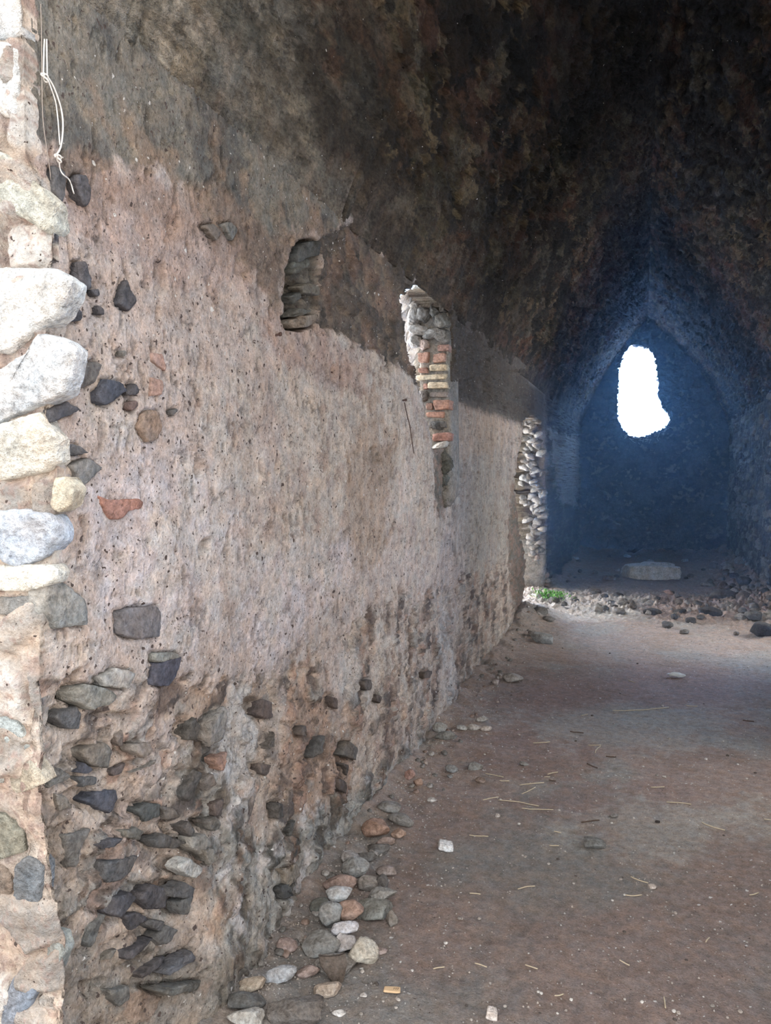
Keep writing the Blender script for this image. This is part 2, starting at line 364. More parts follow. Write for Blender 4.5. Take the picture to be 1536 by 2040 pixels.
def left_field(Y, Z, joints=True):
    P = np.stack([np.full(Y.shape, XL), Y, Z], -1)
    px, py = to_px(P)
    A = 0.8
    n0 = fbm(P, 0.9, 3, off=3.1); n1 = fbm(P, 4.0, 4, off=9.7); n2 = fbm(P, 15.0, 4, off=5.3); n3 = fbm(P, 55.0, 3, off=1.9)
    nst = fbm(P, 9.0, 4, off=33.0, sc3=(1, 1, 0.28))                    # vertical streaks of rain and trowel
    wob = n1 * 24 + n2 * 22 + n3 * 12
    d = n0 * 0.035 + n1 * 0.014
    # plaster skin
    c = np.broadcast_to(PLASTER, Y.shape + (3,)).copy()
    c = lerp(c, PLASTER_T, sst(n0 + n1 * 0.5, -0.15, 0.35) * 0.8 * sst(px, 380, 760))
    nb = fbm(P, 7, 6, rough=.65, off=301)
    c = lerp(c, PLASTER_L, 0.55 * sst(poly_sd(px, py, PALE) + wob * 2.2 + nb * 60, -14, 14))
    c = lerp(c, PLASTER_L, 0.55 * blob(px, py, 320, 1080, 150, 220, n1 + n2 * .6 + nb * 2.0))
    c = lerp(c, lin(184,174,162), 0.6 * sst(nb * .6 + n0 * .8 + .1, .0, .2) * sst(py, 420, 640))
    c = lerp(c, lin(150,130,120), 0.35 * sst(-nb + n0 * .4, .12, .3))
    c = lerp(c, PLASTER_T * 0.92, 0.75 * blob(px, py, 735, 960, 45, 170, n1 + n2))
    c = lerp(c, lin(150, 118, 108), 0.35 * blob(px, py, 300, 450, 230, 90, n1 + n2, ang=0.5))
    c = lerp(c, lin(150, 118, 108), 0.4 * blob(px, py, 620, 700, 120, 50, n1 + n2, ang=0.6))
    c = lerp(c, lin(130, 128, 122), 0.5 * blob(px, py, 985, 1010, 70, 150, n1 + n2))
    c = lerp(c, PLASTER_T * 1.05, 0.6 * blob(px, py, 960, 850, 60, 60, n1 + n2))
    c = c * (1 + 0.16 * nst[..., None] + 0.10 * n3[..., None])
    # shallow scabs and trowel marks
    pit = sst(n2 + n3 * 0.9, 0.34, 0.5)
    d = d - 0.006 * pit; c = lerp(c, c * 0.62, pit * 0.8)
    chip = sst(fbm(P, 30, 3, off=60, sc3=(1, 1, .6)), 0.34, 0.44) * sst(n1, -.2, .3)
    d = d - 0.007 * chip; c = lerp(c, lin(120, 95, 84), chip * 0.7)
    # grey-green film on the upper near end
    g = sst(poly_sd(px, py, GREEN) + wob * 2.0 + nb * 70, -12, 16)
    gc = lerp(np.broadcast_to(GREY_P * .85, c.shape), lin(136, 126, 108), sst(n1 + n2, 0.0, 0.5) * 0.6)
    gc = lerp(gc, lin(84, 84, 82), 0.8 * sst(n1 * 1.2 - n2 * .5, 0.05, 0.3))
    gc = lerp(gc, lin(140, 118, 98), 0.6 * sst(fbm(P, 6, 3, off=77), 0.15, 0.35))
    c = lerp(c, gc * (1 + .25 * n3[..., None]), g * 0.95)
    gc = lerp(gc, lin(88, 90, 88), .7 * sst(fbm(P, 3.0, 6, rough=.6, off=311), .08, .14))
    band = sst(nb * 60 + poly_sd(px, py, [(100,330),(250,320),(420,380),(560,470),(640,440),(660,650),(560,640),(500,560),(420,500),(300,440),(160,400)]) + wob * 1.6, -20, 25)
    c = lerp(c, lin(140, 116, 100) * (1 + .5 * n2[..., None]), band * 0.55)
    d = d - 0.006 * band * sst(n2, 0, .25)
    # bare masonry: the strip under the springing and the whole foot of the wall
    f1, ed, cid, cid2 = worley(Y * 7.5 + n1 * .55, Z * 12.0 + n2 * .55, 0)
    g1, ge, gid, gid2 = worley(Y * 17 + n1, Z * 27 + n2, 5)
    big = sst(ed, 0.08, 0.2) * (cid > 0.5); sm = sst(ge, 0.1, 0.3) * (gid > 0.55)
    stone = np.maximum(big, sm * 0.7)
    pick = np.where(big > sm, cid2, gid2)
    scol = np.where((pick < .45)[..., None], lin(84, 78, 76), np.where((pick < .72)[..., None], lin(120, 104, 94), np.where((pick < .9)[..., None], lin(140, 136, 130), lin(158, 112, 82))))
    low = sst(poly_sd(px, py, LOWER) + wob * 2.6, -10, 16)
    keep_pl = sst(fbm(P, 3.2, 4, off=41, sc3=(1, 1, .55)) + 0.35 * n2, 0.12, 0.24) * (1 - sst(py - (1180 + (1060 - px) * 0.62), -60, 160))
    low = low * (1 - 0.85 * keep_pl)
    mort = lerp(np.broadcast_to(MORTAR, c.shape), MORTAR_R, sst(n1 + 0.4 * n2, -0.05, 0.3))
    mort = lerp(mort, lin(168, 136, 112), 0.8 * blob(px, py, 640, 1500, 75, 170, n1 + n2))
    mort = lerp(mort, lin(168, 140, 116), 0.7 * blob(px, py, 430, 1390, 45, 60, n1 + n2))
    mort = lerp(mort, lin(168, 140, 110), 0.5 * blob(px, py, 460, 1850, 60, 70, n1 + n2))
    lc = lerp(mort, scol, stone * 0.92 * (0.35 + 0.65 * sst(n1 + n2 * .5, -.35, .05)))
    far_fade = sst(px, 420, 520)
    stone_h = (big * (0.012 + 0.014 * (cid2 - .4)) + sm * 0.006) * (0.4 + .6 * far_fade)
    c = lerp(c, lc * (1 + .2 * n3[..., None]), low)
    d = d + low * (-0.016 + stone_h - 0.010 * sst(n2, .1, .4) + 0.01 * n2 + .006 * n3)
    lens = sst(fbm(P, 12, 3, off=611, sc3=(1, 1, .55)), .20, .27) * low * sst(px, 380, 470)
    d = d - .012 * lens; c = lerp(c, lin(92, 76, 70), lens * .7)
    li = sst(poly_sd(px, py, LICHEN) + wob * 2.4, -22, 22)
    lich = lerp(np.broadcast_to(lin(150, 152, 148), c.shape), lin(78, 80, 76), sst(fbm(P, 13, 4, off=21, sc3=(1, 1, .5)), -0.08, 0.14))
    lich = lerp(lich, lin(196, 194, 194), .8 * sst(fbm(P, 9, 4, off=25), .14, .3))
    c = lerp(c, lich * (1 + .2 * n3[..., None]), li * 0.72)
    d = d + li * (0.02 * fbm(P, 9, 4, off=21, sc3=(1, 1, .5)))
    wl_ = 0.8 * blob(px, py, 490, 1480, 34, 130, n1 + n2) + 0.6 * blob(px, py, 700, 1340, 22, 60, n1 + n2) + .5 * blob(px, py, 900, 1290, 18, 110, n1 + n2)
    c = lerp(c, lin(184, 180, 176), np.clip(wl_, 0, .85))
    # ridge at the foot: the core falls back towards the entrance
    inset = sst(420 - px + wob * .6, 0, 60) * sst(py, 1280, 1620)
    d = d - inset * 0.035
    d = d + .06 * sst(.55 - Z, 0, .5) * sst(2.5 - Y, 0, .7) * sst(Y, 1.45, 1.75)
    gb = 0.6 * blob(px, py, 300, 1990, 260, 110, n1 + n2) + .35 * blob(px, py, 160, 1760, 60, 160, n1 + n2)
    c = lerp(c, lerp(np.broadcast_to(lin(124, 118, 108), c.shape), lin(96, 94, 88), sst(nb, -.05, .1)), np.clip(gb, 0, .75))
    # strip under the springing
    rt = sst(poly_sd(px, py, ROUGH_TOP) + wob * 1.0, -6, 8)
    rc = lerp(np.broadcast_to(lin(120, 106, 92), c.shape), lin(86, 80, 74), sst(n2 + .5 * n1, -.1, .3))
    rc = lerp(rc, lin(74, 70, 68), 0.6 * stone)
    rc = lerp(rc, lin(132, 104, 88), 0.5 * sst(fbm(P, 5, 3, off=88), 0, .3))
    c = lerp(c, rc, rt); d = d + rt * (-0.022 + 0.022 * n2 + stone_h * 1.1)
    # stepped-back surface beyond the first opening
    stp = sst(poly_sd(px, py, STEP) + wob * .35, -3, 5)
    d = d - 0.045 * stp
    edge = sst(14 - np.abs(poly_sd(px, py, STEP) + wob * .5 - 4), 0, 12) * (py > 860)
    c = lerp(c, lin(150, 140, 134), .35 * edge)
    # broken edge of rubble just past the first opening and before the doorway
    scar = np.maximum(blob(px, py, 885, 960, 22, 90, n2), blob(px, py, 1048, 1090, 26, 150, n2)) 
    c = lerp(c, lerp(np.broadcast_to(lin(96, 94, 86), c.shape), lin(130, 104, 88), sst(n2, -.1, .2)), scar * .85)
    d = d - scar * (0.02 - 0.03 * n2)
    # beyond the doorway: darker rubble with a pale patch of plaster
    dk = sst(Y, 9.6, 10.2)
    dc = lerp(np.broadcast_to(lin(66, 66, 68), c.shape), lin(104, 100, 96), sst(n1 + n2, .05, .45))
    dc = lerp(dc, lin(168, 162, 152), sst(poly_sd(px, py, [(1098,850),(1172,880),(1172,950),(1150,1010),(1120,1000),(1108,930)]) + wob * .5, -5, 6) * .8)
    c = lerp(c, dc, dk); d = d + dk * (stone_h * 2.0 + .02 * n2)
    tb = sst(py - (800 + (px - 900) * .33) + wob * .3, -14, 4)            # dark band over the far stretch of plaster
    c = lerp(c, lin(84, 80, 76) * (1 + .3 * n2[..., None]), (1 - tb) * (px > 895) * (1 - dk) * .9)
    # niche
    ni = sst(poly_sd(px, py, NICHE) + wob * .12, -1.5, 3)
    prof = 0.075 * (0.45 + 0.55 * sst(640 - px, 5, 50))
    nc = lerp(np.broadcast_to(lin(112, 106, 96), c.shape), lin(82, 82, 78), sst(fbm(P, 16, 4, off=14), -.1, .2))
    c = lerp(c, nc, ni * .9)
    d = d - ni * (prof + 0.012 * fbm(P, 14, 4, rough=.6, off=15))
    # small missing patch low on the plaster, and small holes
    for (cx, cy, rx, ry, dep) in [(745,912,14,20,.014),(768,930,22,45,.008),(398,935,8,20,.02),(405,1090,9,18,.02),(1120,874,4,16,.12),(330,560,12,34,.015),(322,625,5,28,.012),(666,745,6,18,.02),(522,930,4,16,.01),(553,932,4,14,.012),(885,1080,8,26,.025),(640,1500,14,24,.02),(770,735,10,8,.01),(361,680,3,6,.012),(512,1405,14,18,.02),(690,1500,14,24,.018),(180,1392,45,6,.012),(250,1425,40,5,.015)]:
        b_ = blob(px, py, cx, cy, rx, ry, n2 + n3 * .5, soft=.5)
        d = d - dep * b_; c = lerp(c, c * .7, b_ * .6)
    # open joint of mortar, its colour darkened as contact shade, around every stone that is set in the wall
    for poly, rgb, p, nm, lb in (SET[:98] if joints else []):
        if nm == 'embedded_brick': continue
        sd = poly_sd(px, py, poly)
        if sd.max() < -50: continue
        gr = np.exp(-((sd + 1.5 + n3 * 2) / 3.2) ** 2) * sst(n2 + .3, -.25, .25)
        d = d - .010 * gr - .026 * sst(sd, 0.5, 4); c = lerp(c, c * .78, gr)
    dash = sst(fbm(P, 34, 3, off=501, sc3=(1, 1.3, .45)) + .35 * n1, .30, .40)
    d = d - .005 * dash * (1 - low); c = lerp(c, c * .5, dash * .7)
    return d, calm(c, 1.8, .80), px, py

def left_point(px, py):
    """place on the relief of the left wall seen at this pixel"""
    X = XL
    for _ in range(3):
        P = on_x(px, py, X)
        d = left_field(np.array([P[1]]), np.array([P[2]]))[0][0]; X = XL + d
    return on_x(px, py, X)

M_WALL = masonry('lime_plaster_and_rubble', grain=120, vary=0.42, speck=0.5, pits=0.6, bump=0.006)
M_VAULT = masonry('sooty_vault_masonry', grain=90, vary=0.6, speck=0.25, bump=0.016, stretch=0.5)
M_FACE = masonry('pale_outer_masonry', grain=110, vary=0.3, pits=0.4, bump=0.008)
M_SOIL = masonry('trodden_soil', grain=150, vary=0.36, speck=0.55, pits=0.3, bump=0.005)

pxs = np.concatenate([np.arange(-60, 1172, 2.3), [1176.0]])
Yc = on_x(pxs, np.full(pxs.shape, 950.0), XL)[:, 1]
Yc = np.concatenate([[1.13, 1.155], Yc[Yc > 1.17], [YE + .1]]); Yc = Yc[Yc <= YE + .11]
Zc = np.linspace(-0.06, 2.62, 640)
YY, ZZ = np.meshgrid(Yc, Zc, indexing='ij')
cY = corner_Y(ZZ)
YY = YY + (cY - 1.13) * np.exp(-((YY - 1.13) / .35) ** 2)
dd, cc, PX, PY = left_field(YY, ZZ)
PP = np.stack([XL + dd, YY, ZZ], -1)
nw = fbm(PP, 14, 3, off=2) * 7
hole = (poly_sd(PX, PY, OPEN_A) + nw * .6 > 0) | ((poly_sd(PX, PY, OPEN_B) + nw * .5 > 0) & (ZZ > -.04)) | ((YY > 8.45) & (YY < 9.95) & (ZZ < 0.9 ) & (poly_sd(PX, PY, OPEN_B) > -14) & (PX > 1060))
keepf = ~(hole[:-1, :-1] | hole[1:, 1:])
def reveal_left(B, t):
    dep = 0.62 * t
    Q = B.copy(); Q[:, 0] = B[:, 0] - dep
    far = (B[:, 1] > 4.45) & (B[:, 1] < 5.0)
    Q[:, 1] += far * np.maximum(0, dep - .25) * 2.5
    nr = (B[:, 1] < 4.45)
    Q[:, 1] -= nr * dep * 0.35
    Q[:, 1] -= ((B[:, 1] > 5) & (B[:, 1] < 9)) * dep * 0.2
    k = np.stack([fbm(Q, 9, 3, off=o) for o in (1, 50, 90)], -1) * 0.05 * min(1, t * 2)
    Q = Q + k
    tone = lerp(np.broadcast_to(lin(124, 116, 104), Q.shape), lin(86, 78, 72), sst(fbm(Q, 12, 3, off=4), -.1, .25))
    return Q, tone
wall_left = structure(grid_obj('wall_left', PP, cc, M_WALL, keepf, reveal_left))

# ------------------------------------------------------------------ the pale outer face and its jamb (left of the entrance)
uu = np.concatenate([np.linspace(0, .35, 120), np.linspace(.36, 3.2, 90)]); zz = np.linspace(-.06, 3.2, 520)
U, Z_ = np.meshgrid(uu, zz, indexing='ij')
Yf = corner_Y(Z_); Pf = np.stack([XL - U, Yf, Z_], -1)
fpx, fpy = to_px(Pf)
n1 = fbm(Pf, 6, 4, off=12); n2 = fbm(Pf, 22, 4, off=31); n3 = fbm(Pf, 70, 3, off=51)
cf = lerp(np.broadcast_to(lin(214, 196, 178), Pf.shape), lin(190, 150, 130), sst(n1 + n2, 0, .4) * .6)
cf = lerp(cf, lin(150, 128, 112), sst(fpy, 1180, 1500) * .45 * sst(n1, -.3, .4))
cf = lerp(cf, lin(170, 148, 134), sst(n3 + n2, .2, .5) * .6)
f1, ed, cid, cid2 = worley(U * 7 + n1 * .4, Z_ * 8 + n1 * .4, 9)
sm = sst(ed, .06, .2) * (cid > .35)
cf = lerp(cf, np.where((cid2 > .5)[..., None], lin(206, 206, 204), lin(150, 150, 148)), sm * .7)
Pf[..., 1] += -(sm * .02 + n2 * .012 + n1 * .012) * sst(U, 0, .03) + np.where(U < .012, .004, 0)
Pf[..., 0] += np.where(U < 1e-6, dd[0, 0] * 0 + .0, 0)
dz_ = np.interp(zz, Zc, dd[0])
Pf[0, :, 0] = XL + dz_ - .006; Pf[0, :, 1] = corner_Y(zz) + .05; Pf[1, :, 0] = XL + dz_ + .003; Pf[1, :, 1] = corner_Y(zz) - .002
cf = lerp(cf, lin(176, 136, 120), sst(n3 + .3 * n2, .16, .24) * .5)
cf = calm(cf, 1.35, .72) * .80
wall_front = structure(grid_obj('wall_front', Pf, cf, M_FACE))

# ------------------------------------------------------------------ vault (pointed barrel)
def vault_xz(t, Y):
    """t 0..1 left springing to apex, 1..2 apex to right springing"""
    lt = np.clip(t, 0, 1); rt_ = np.clip(2 - t, 0, 1)
    right = t > 1
    s = np.where(right, rt_, lt)
    x0 = np.where(right, XR, XL)
    bulge = 0.13 * np.sin(np.pi * s) * np.where(right, 1, -1)
    x = x0 + (APX - x0) * s + bulge * .8
    z = SPR + (APZ - SPR) * s + .13 * np.sin(np.pi * s) * .75
    return x, z
ts = np.concatenate([np.linspace(-.04, 1, 420), np.linspace(1, 2.04, 250)[1:]])
ys = 1.16 + (YE + .1 - 1.16) * (np.linspace(0, 1, 760) ** 1.6)
T, YV = np.meshgrid(ts, ys, indexing='ij')
vx, vz = vault_xz(T, YV)
Pv = np.stack([vx, YV, vz], -1)
Pe = Pv * np.array([1, .45, 1])
vz = vz + 0.0
right = T > 1
nx = np.where(right, -(APZ - SPR), (APZ - SPR)); nz = -np.where(right, XR - APX, APX - XL)
nn = np.hypot(nx, nz); nx, nz = nx / nn, nz / nn
arc = np.abs(T - 1) * 2.35 * np.where(right, 1.05, 1)
n0 = fbm(Pe, .8, 3, off=5); n1 = fbm(Pe, 3.2, 4, off=15); n2 = fbm(Pe, 11, 4, off=25); n3 = fbm(Pe, 34, 3, off=35)
f1, ed, cid, cid2 = worley(YV * 2.8 + n1 * .8 + 40, arc * 8.5 + n2 * .6 + np.where(right, 60, 0), 11)
g1, ge, gid, gid2 = worley(YV * 6.5 + n1 + 40, arc * 18 + n2 + np.where(right, 60, 0), 17)
st = sst(ed, .05, .22) * (cid > .35); ss = sst(ge, .08, .3) * (gid > .4)
na = fbm(Pe, 5.5, 6, rough=.62, off=401); nb = fbm(Pe, 8.0, 6, rough=.65, off=411); nd = fbm(Pe, 2.2, 6, rough=.62, off=421)
rdg = 1 - np.abs(na) * 3
rel = .035 * n0 + .035 * n1 + .034 * n2 + .016 * n3 + .018 * rdg - .028 * sst(nb, .08, .14) + .022 * st * (cid2 - .3) + .010 * ss * (gid2 - .2)
ridge = np.exp(-((T - 1) / .05) ** 2)
rel = rel - .02 * sst(n1 * .7 + n2, .12, .3)
skin = sst(1 - T + n1 * .3, .55, .95) * sst(8.5 - YV + n0 * 3, 0, 3) * (~right)      # remains of render low on the near left flank
rel = rel * (1 - .5 * skin)
wtop = np.interp(ys, YY[:, 0], dd[:, np.argmin(abs(Zc - 2.47))])
wj = np.exp(-(np.maximum(T - .02, 0) / .10) ** 2) * (T < 1)
rel = rel * (1 - wj) + (wtop[None, :] - .004 * (T < 0)) * wj
Pv[..., 0] += nx * rel * (1 - ridge * .5); Pv[..., 2] += nz * rel * (1 - ridge * .5)
base = lin(76, 64, 50)
cv = np.broadcast_to(base, Pv.shape).copy()
e1 = fbm(Pe, 1.5, 7, rough=.62, off=421); e2 = fbm(Pe, 3.2, 7, rough=.62, off=441); e3 = fbm(Pe, 5.5, 7, rough=.65, off=451); e4 = fbm(Pe, 2.2, 7, rough=.62, off=461)
cv = lerp(cv, lin(112, 84, 60), sst(e2, .02, .06) * .8)
cv = lerp(cv, lin(118, 80, 62), sst(e4, .10, .14) * .7)
cv = lerp(cv, lin(84, 84, 56), sst(-e4, .12, .17) * .6)
cv = lerp(cv, lin(42, 44, 42), sst(-e1 + .25 * e3, -.02, .04) * .85)
cv = lerp(cv, lin(30, 32, 33), sst(e3, .09, .12) * .8)
cv = lerp(cv, lin(158, 140, 108), sst(fbm(Pe, 7, 7, rough=.72, off=431), .13, .17) * .75 * sst(e1, -.10, .08))
cv = lerp(cv, lin(140, 134, 118), sst(-e3, .15, .19) * .6)
cv = lerp(cv, lin(50, 50, 50), st * (cid2 < .4) * .4)
cv = lerp(cv, lin(130, 118, 98), ss * (gid2 > .85) * .5)
cv = lerp(cv, lin(112, 100, 86) * (1 + .3 * n2[..., None]), skin * .4)
gz = sst(3.3 - YV + n1 * 1.2, -.2, 1.6) * sst(1 - T, .3, .8) * (~right)
cv = lerp(cv, lerp(np.broadcast_to(lin(104, 102, 92), cv.shape), lin(158, 154, 144), sst(nb, .0, .08)), gz * .55)
# darker towards the crown and on the far half
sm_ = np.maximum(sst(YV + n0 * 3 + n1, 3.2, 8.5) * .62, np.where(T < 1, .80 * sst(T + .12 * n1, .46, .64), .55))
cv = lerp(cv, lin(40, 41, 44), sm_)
wtc = np.stack([np.interp(ys, YY[:, 0], cc[:, np.argmin(abs(Zc - 2.47)), i]) for i in range(3)], -1)
cv = lerp(cv, np.broadcast_to(wtc[None], cv.shape), np.exp(-(np.maximum(T + n2 * .12 - .0, 0) / .07) ** 2) * (T < .5) * .5)
cv = cv * (1 + .35 * n3[..., None])
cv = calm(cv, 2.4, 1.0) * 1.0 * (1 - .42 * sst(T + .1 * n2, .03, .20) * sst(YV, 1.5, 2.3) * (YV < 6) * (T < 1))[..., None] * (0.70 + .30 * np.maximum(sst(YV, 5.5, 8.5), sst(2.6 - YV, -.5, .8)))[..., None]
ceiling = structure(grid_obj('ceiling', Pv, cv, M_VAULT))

# ------------------------------------------------------------------ far wall with its ragged window
WIN = [(1250,694),(1262,689),(1278,689),(1296,698),(1304,712),(1307,730),(1311,760),(1311,790),(1320,812),(1332,824),(1334,838),(1322,852),(1306,860),(1290,866),(1272,872),(1256,866),(1240,852),(1233,835),(1232,790),(1234,745),(1240,715)]
xs = np.linspace(XL - .15, XR + .15, 330); zs = np.linspace(-.1, APZ + .25, 520)
X2, Z2 = np.meshgrid(xs, zs, indexing='ij')
Pw = np.stack([X2, np.full(X2.shape, YE), Z2], -1)
wpx, wpy = to_px(Pw)
n1 = fbm(Pw, 3, 4, off=8); n2 = fbm(Pw, 12, 4, off=18); n3 = fbm(Pw, 40, 2, off=28)
f1, ed, cid, cid2 = worley(X2 * 6 + n1 * .5, Z2 * 8 + n1 * .5, 21)
Pw[..., 1] -= .05 * n1 + .025 * n2 + .02 * sst(ed, .05, .2) * cid
cw = lerp(np.broadcast_to(lin(62, 62, 66), Pw.shape), lin(44, 44, 48), sst(n1, -.2, .2))
cw = lerp(cw, lin(104, 98, 92), sst(n2 + n1, .2, .5) * .6)
cw = lerp(cw, lin(92, 76, 66), sst(1.0 - Z2 + n1, 0, .8) * .35)
hole = poly_sd(wpx, wpy, WIN) + fbm(Pw, 22, 4, rough=.7, off=3) * 9 > 0
kf = ~(hole[:-1, :-1] | hole[1:, 1:])
def reveal_far(B, t):
    Q = B.copy(); Q[:, 1] += .55 * t
    k = np.stack([fbm(Q, 10, 3, off=o) for o in (1, 50, 90)], -1) * .05; k[:, 1] = 0
    c0 = np.array([.08, 0, 2.95]); Q[:, 0] += (Q[:, 0] - c0[0]) * .25 * t; Q[:, 2] += (Q[:, 2] - c0[2]) * .08 * t
    return Q + k, np.broadcast_to(lin(120, 116, 110), Q.shape)
wall_far = structure(grid_obj('wall_far', Pw, cw, M_VAULT, kf, reveal_far))

# ------------------------------------------------------------------ right wall, with the side opening that lights the floor and a nearer unseen one added for more light
yr = 1.16 + (YE + .1 - 1.16) * np.linspace(0, 1, 620); zr = np.linspace(-.06, 2.62, 240)
YR, ZR = np.meshgrid(yr, zr, indexing='ij')
Pr = np.stack([np.full(YR.shape, XR), YR, ZR], -1)
n1 = fbm(Pr, 3, 4, off=68); n2 = fbm(Pr, 12, 4, off=78); n3 = fbm(Pr, 40, 2, off=88)
f1, ed, cid, cid2 = worley(YR * 2.6 + n1 * .5, ZR * 9 + n1 * .5, 31)
st = sst(ed, .05, .2) * (cid > .3)
Pr[..., 0] -= .05 * n1 + .035 * n2 + .035 * st * cid2
cr = lerp(np.broadcast_to(lin(92, 90, 88), Pr.shape), lin(60, 60, 62), sst(n1, -.2, .25))
cr = lerp(cr, np.where((cid2 > .6)[..., None], lin(140, 138, 132), lin(70, 70, 72)), st * .6)
cr = lerp(cr, lin(150, 146, 140), sst(n2, .15, .35) * .5)
hole = ((np.abs(YR - 7.75 + n1 * .4) < .8) & (ZR > .35 + n2 * .2) & (ZR < 2.2 + n1 * .3)) | ((np.abs(YR - 4.2 + n1 * .4) < .6) & (ZR > .7 + n2 * .2) & (ZR < 2.2 + n1 * .3))
kf = ~(hole[:-1, :-1] | hole[1:, 1:])
def reveal_right(B, t):
    Q = B.copy(); Q[:, 0] += .5 * t
    return Q, np.broadcast_to(lin(130, 124, 114), Q.shape)
wall_right = structure(grid_obj('wall_right', Pr[:, ::-1], cr[:, ::-1], M_VAULT, kf[:, ::-1], reveal_right))

# ------------------------------------------------------------------ floor of trodden earth
def floor_h(X, Y):
    P = np.stack([X, Y, np.zeros(X.shape)], -1)
    n0 = fbm(P, .7, 3, off=7); n1 = fbm(P, 4, 4, off=17); n2 = fbm(P, 16, 4, off=27)
    h = .018 * n0 + .010 * n1 + .004 * n2
    wallside = np.exp(-np.maximum(0, X - XL) / .16)
    h = h + .045 * wallside * (1 + n1 * 1.4) * sst(Y, 1, 2)
    bank = np.exp(-((Y - 9.3 - .25 * n0) / 1.0) ** 2)
    h = h + bank * (.045 + .07 * np.maximum(n1, -.2) + .09 * np.maximum(0, n2)) + .02 * sst(Y, 9.5, 11) * (1 + n1)
    rr = np.exp(-np.maximum(0, XR - X) / .30) * sst(Y, 6.8, 8.6)
    h = h + rr * (.16 + .14 * n1 + .07 * n2)
    h = h + .08 * np.exp(-((YE - Y) / .3)) * (1 + n1)
    h = h + .12 * np.exp(-((X - XL - .05) / .22) ** 2 - ((Y - 8.0) / .5) ** 2)
    return h, n0, n1, n2, P
xf = np.linspace(XL - .75, XR + .2, 400)
yf = np.concatenate([np.linspace(-2, 1.0, 60), 1.0 + (YE + .6 - 1.0) * (np.linspace(0, 1, 860) ** 1.7)[1:]])
XF, YF = np.meshgrid(xf, yf, indexing='ij')
h, n0, n1, n2, Pg = floor_h(XF, YF)
fpx, fpy = to_px(Pg)
n3 = fbm(Pg, 50, 3, off=37); nl = fbm(Pg, 1.6, 4, off=47, sc3=(1, .7, 1)); nk = fbm(Pg, 2.4, 4, off=57)
cg = lerp(np.broadcast_to(lin(138, 118, 108), Pg.shape), lin(128, 122, 116), sst(nl, -.1, .25))
cg = lerp(cg, lin(132, 104, 84), sst(nk, .05, .3) * .6 * sst(fpy, 1900, 1500))
cg = lerp(cg, lin(120, 88, 74), .55 * blob(fpx, fpy, 1060, 1470, 180, 80, n1 + n2))
cg = lerp(cg, lin(118, 86, 74), .5 * blob(fpx, fpy, 1200, 1370, 330, 42, n1 + n2))
cg = lerp(cg, lin(118, 84, 76), .4 * blob(fpx, fpy, 1220, 1600, 180, 40, n1 + n2))
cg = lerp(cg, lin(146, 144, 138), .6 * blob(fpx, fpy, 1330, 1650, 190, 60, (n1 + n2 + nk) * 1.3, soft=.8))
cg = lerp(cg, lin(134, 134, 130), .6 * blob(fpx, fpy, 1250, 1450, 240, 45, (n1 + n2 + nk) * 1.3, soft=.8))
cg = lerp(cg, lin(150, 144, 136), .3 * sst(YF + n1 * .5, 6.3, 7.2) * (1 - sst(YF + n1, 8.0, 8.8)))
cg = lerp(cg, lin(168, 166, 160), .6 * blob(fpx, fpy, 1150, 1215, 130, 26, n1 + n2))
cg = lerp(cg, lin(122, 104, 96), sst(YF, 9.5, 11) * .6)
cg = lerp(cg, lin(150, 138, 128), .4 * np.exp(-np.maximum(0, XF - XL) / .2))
cg = cg * (1 + .18 * n2[..., None] + .18 * n3[..., None] + .1 * n1[..., None])
Pg[..., 2] = h + .003 * n3
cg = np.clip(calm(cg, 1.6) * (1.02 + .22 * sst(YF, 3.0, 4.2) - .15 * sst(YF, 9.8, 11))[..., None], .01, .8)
keepf = np.ones((len(xf) - 1, len(yf) - 1), bool)
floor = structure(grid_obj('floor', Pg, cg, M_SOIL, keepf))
g = 40.0
yy, xx = np.meshgrid(np.linspace(-g, 1.0, 40), np.linspace(-g, g, 60), indexing='ij')
Pq = np.stack([xx.T, yy.T, np.full(xx.T.shape, -.05)], -1)
ground = structure(grid_obj('ground', Pq, np.broadcast_to(lin(168, 156, 140), Pq.shape), M_SOIL))

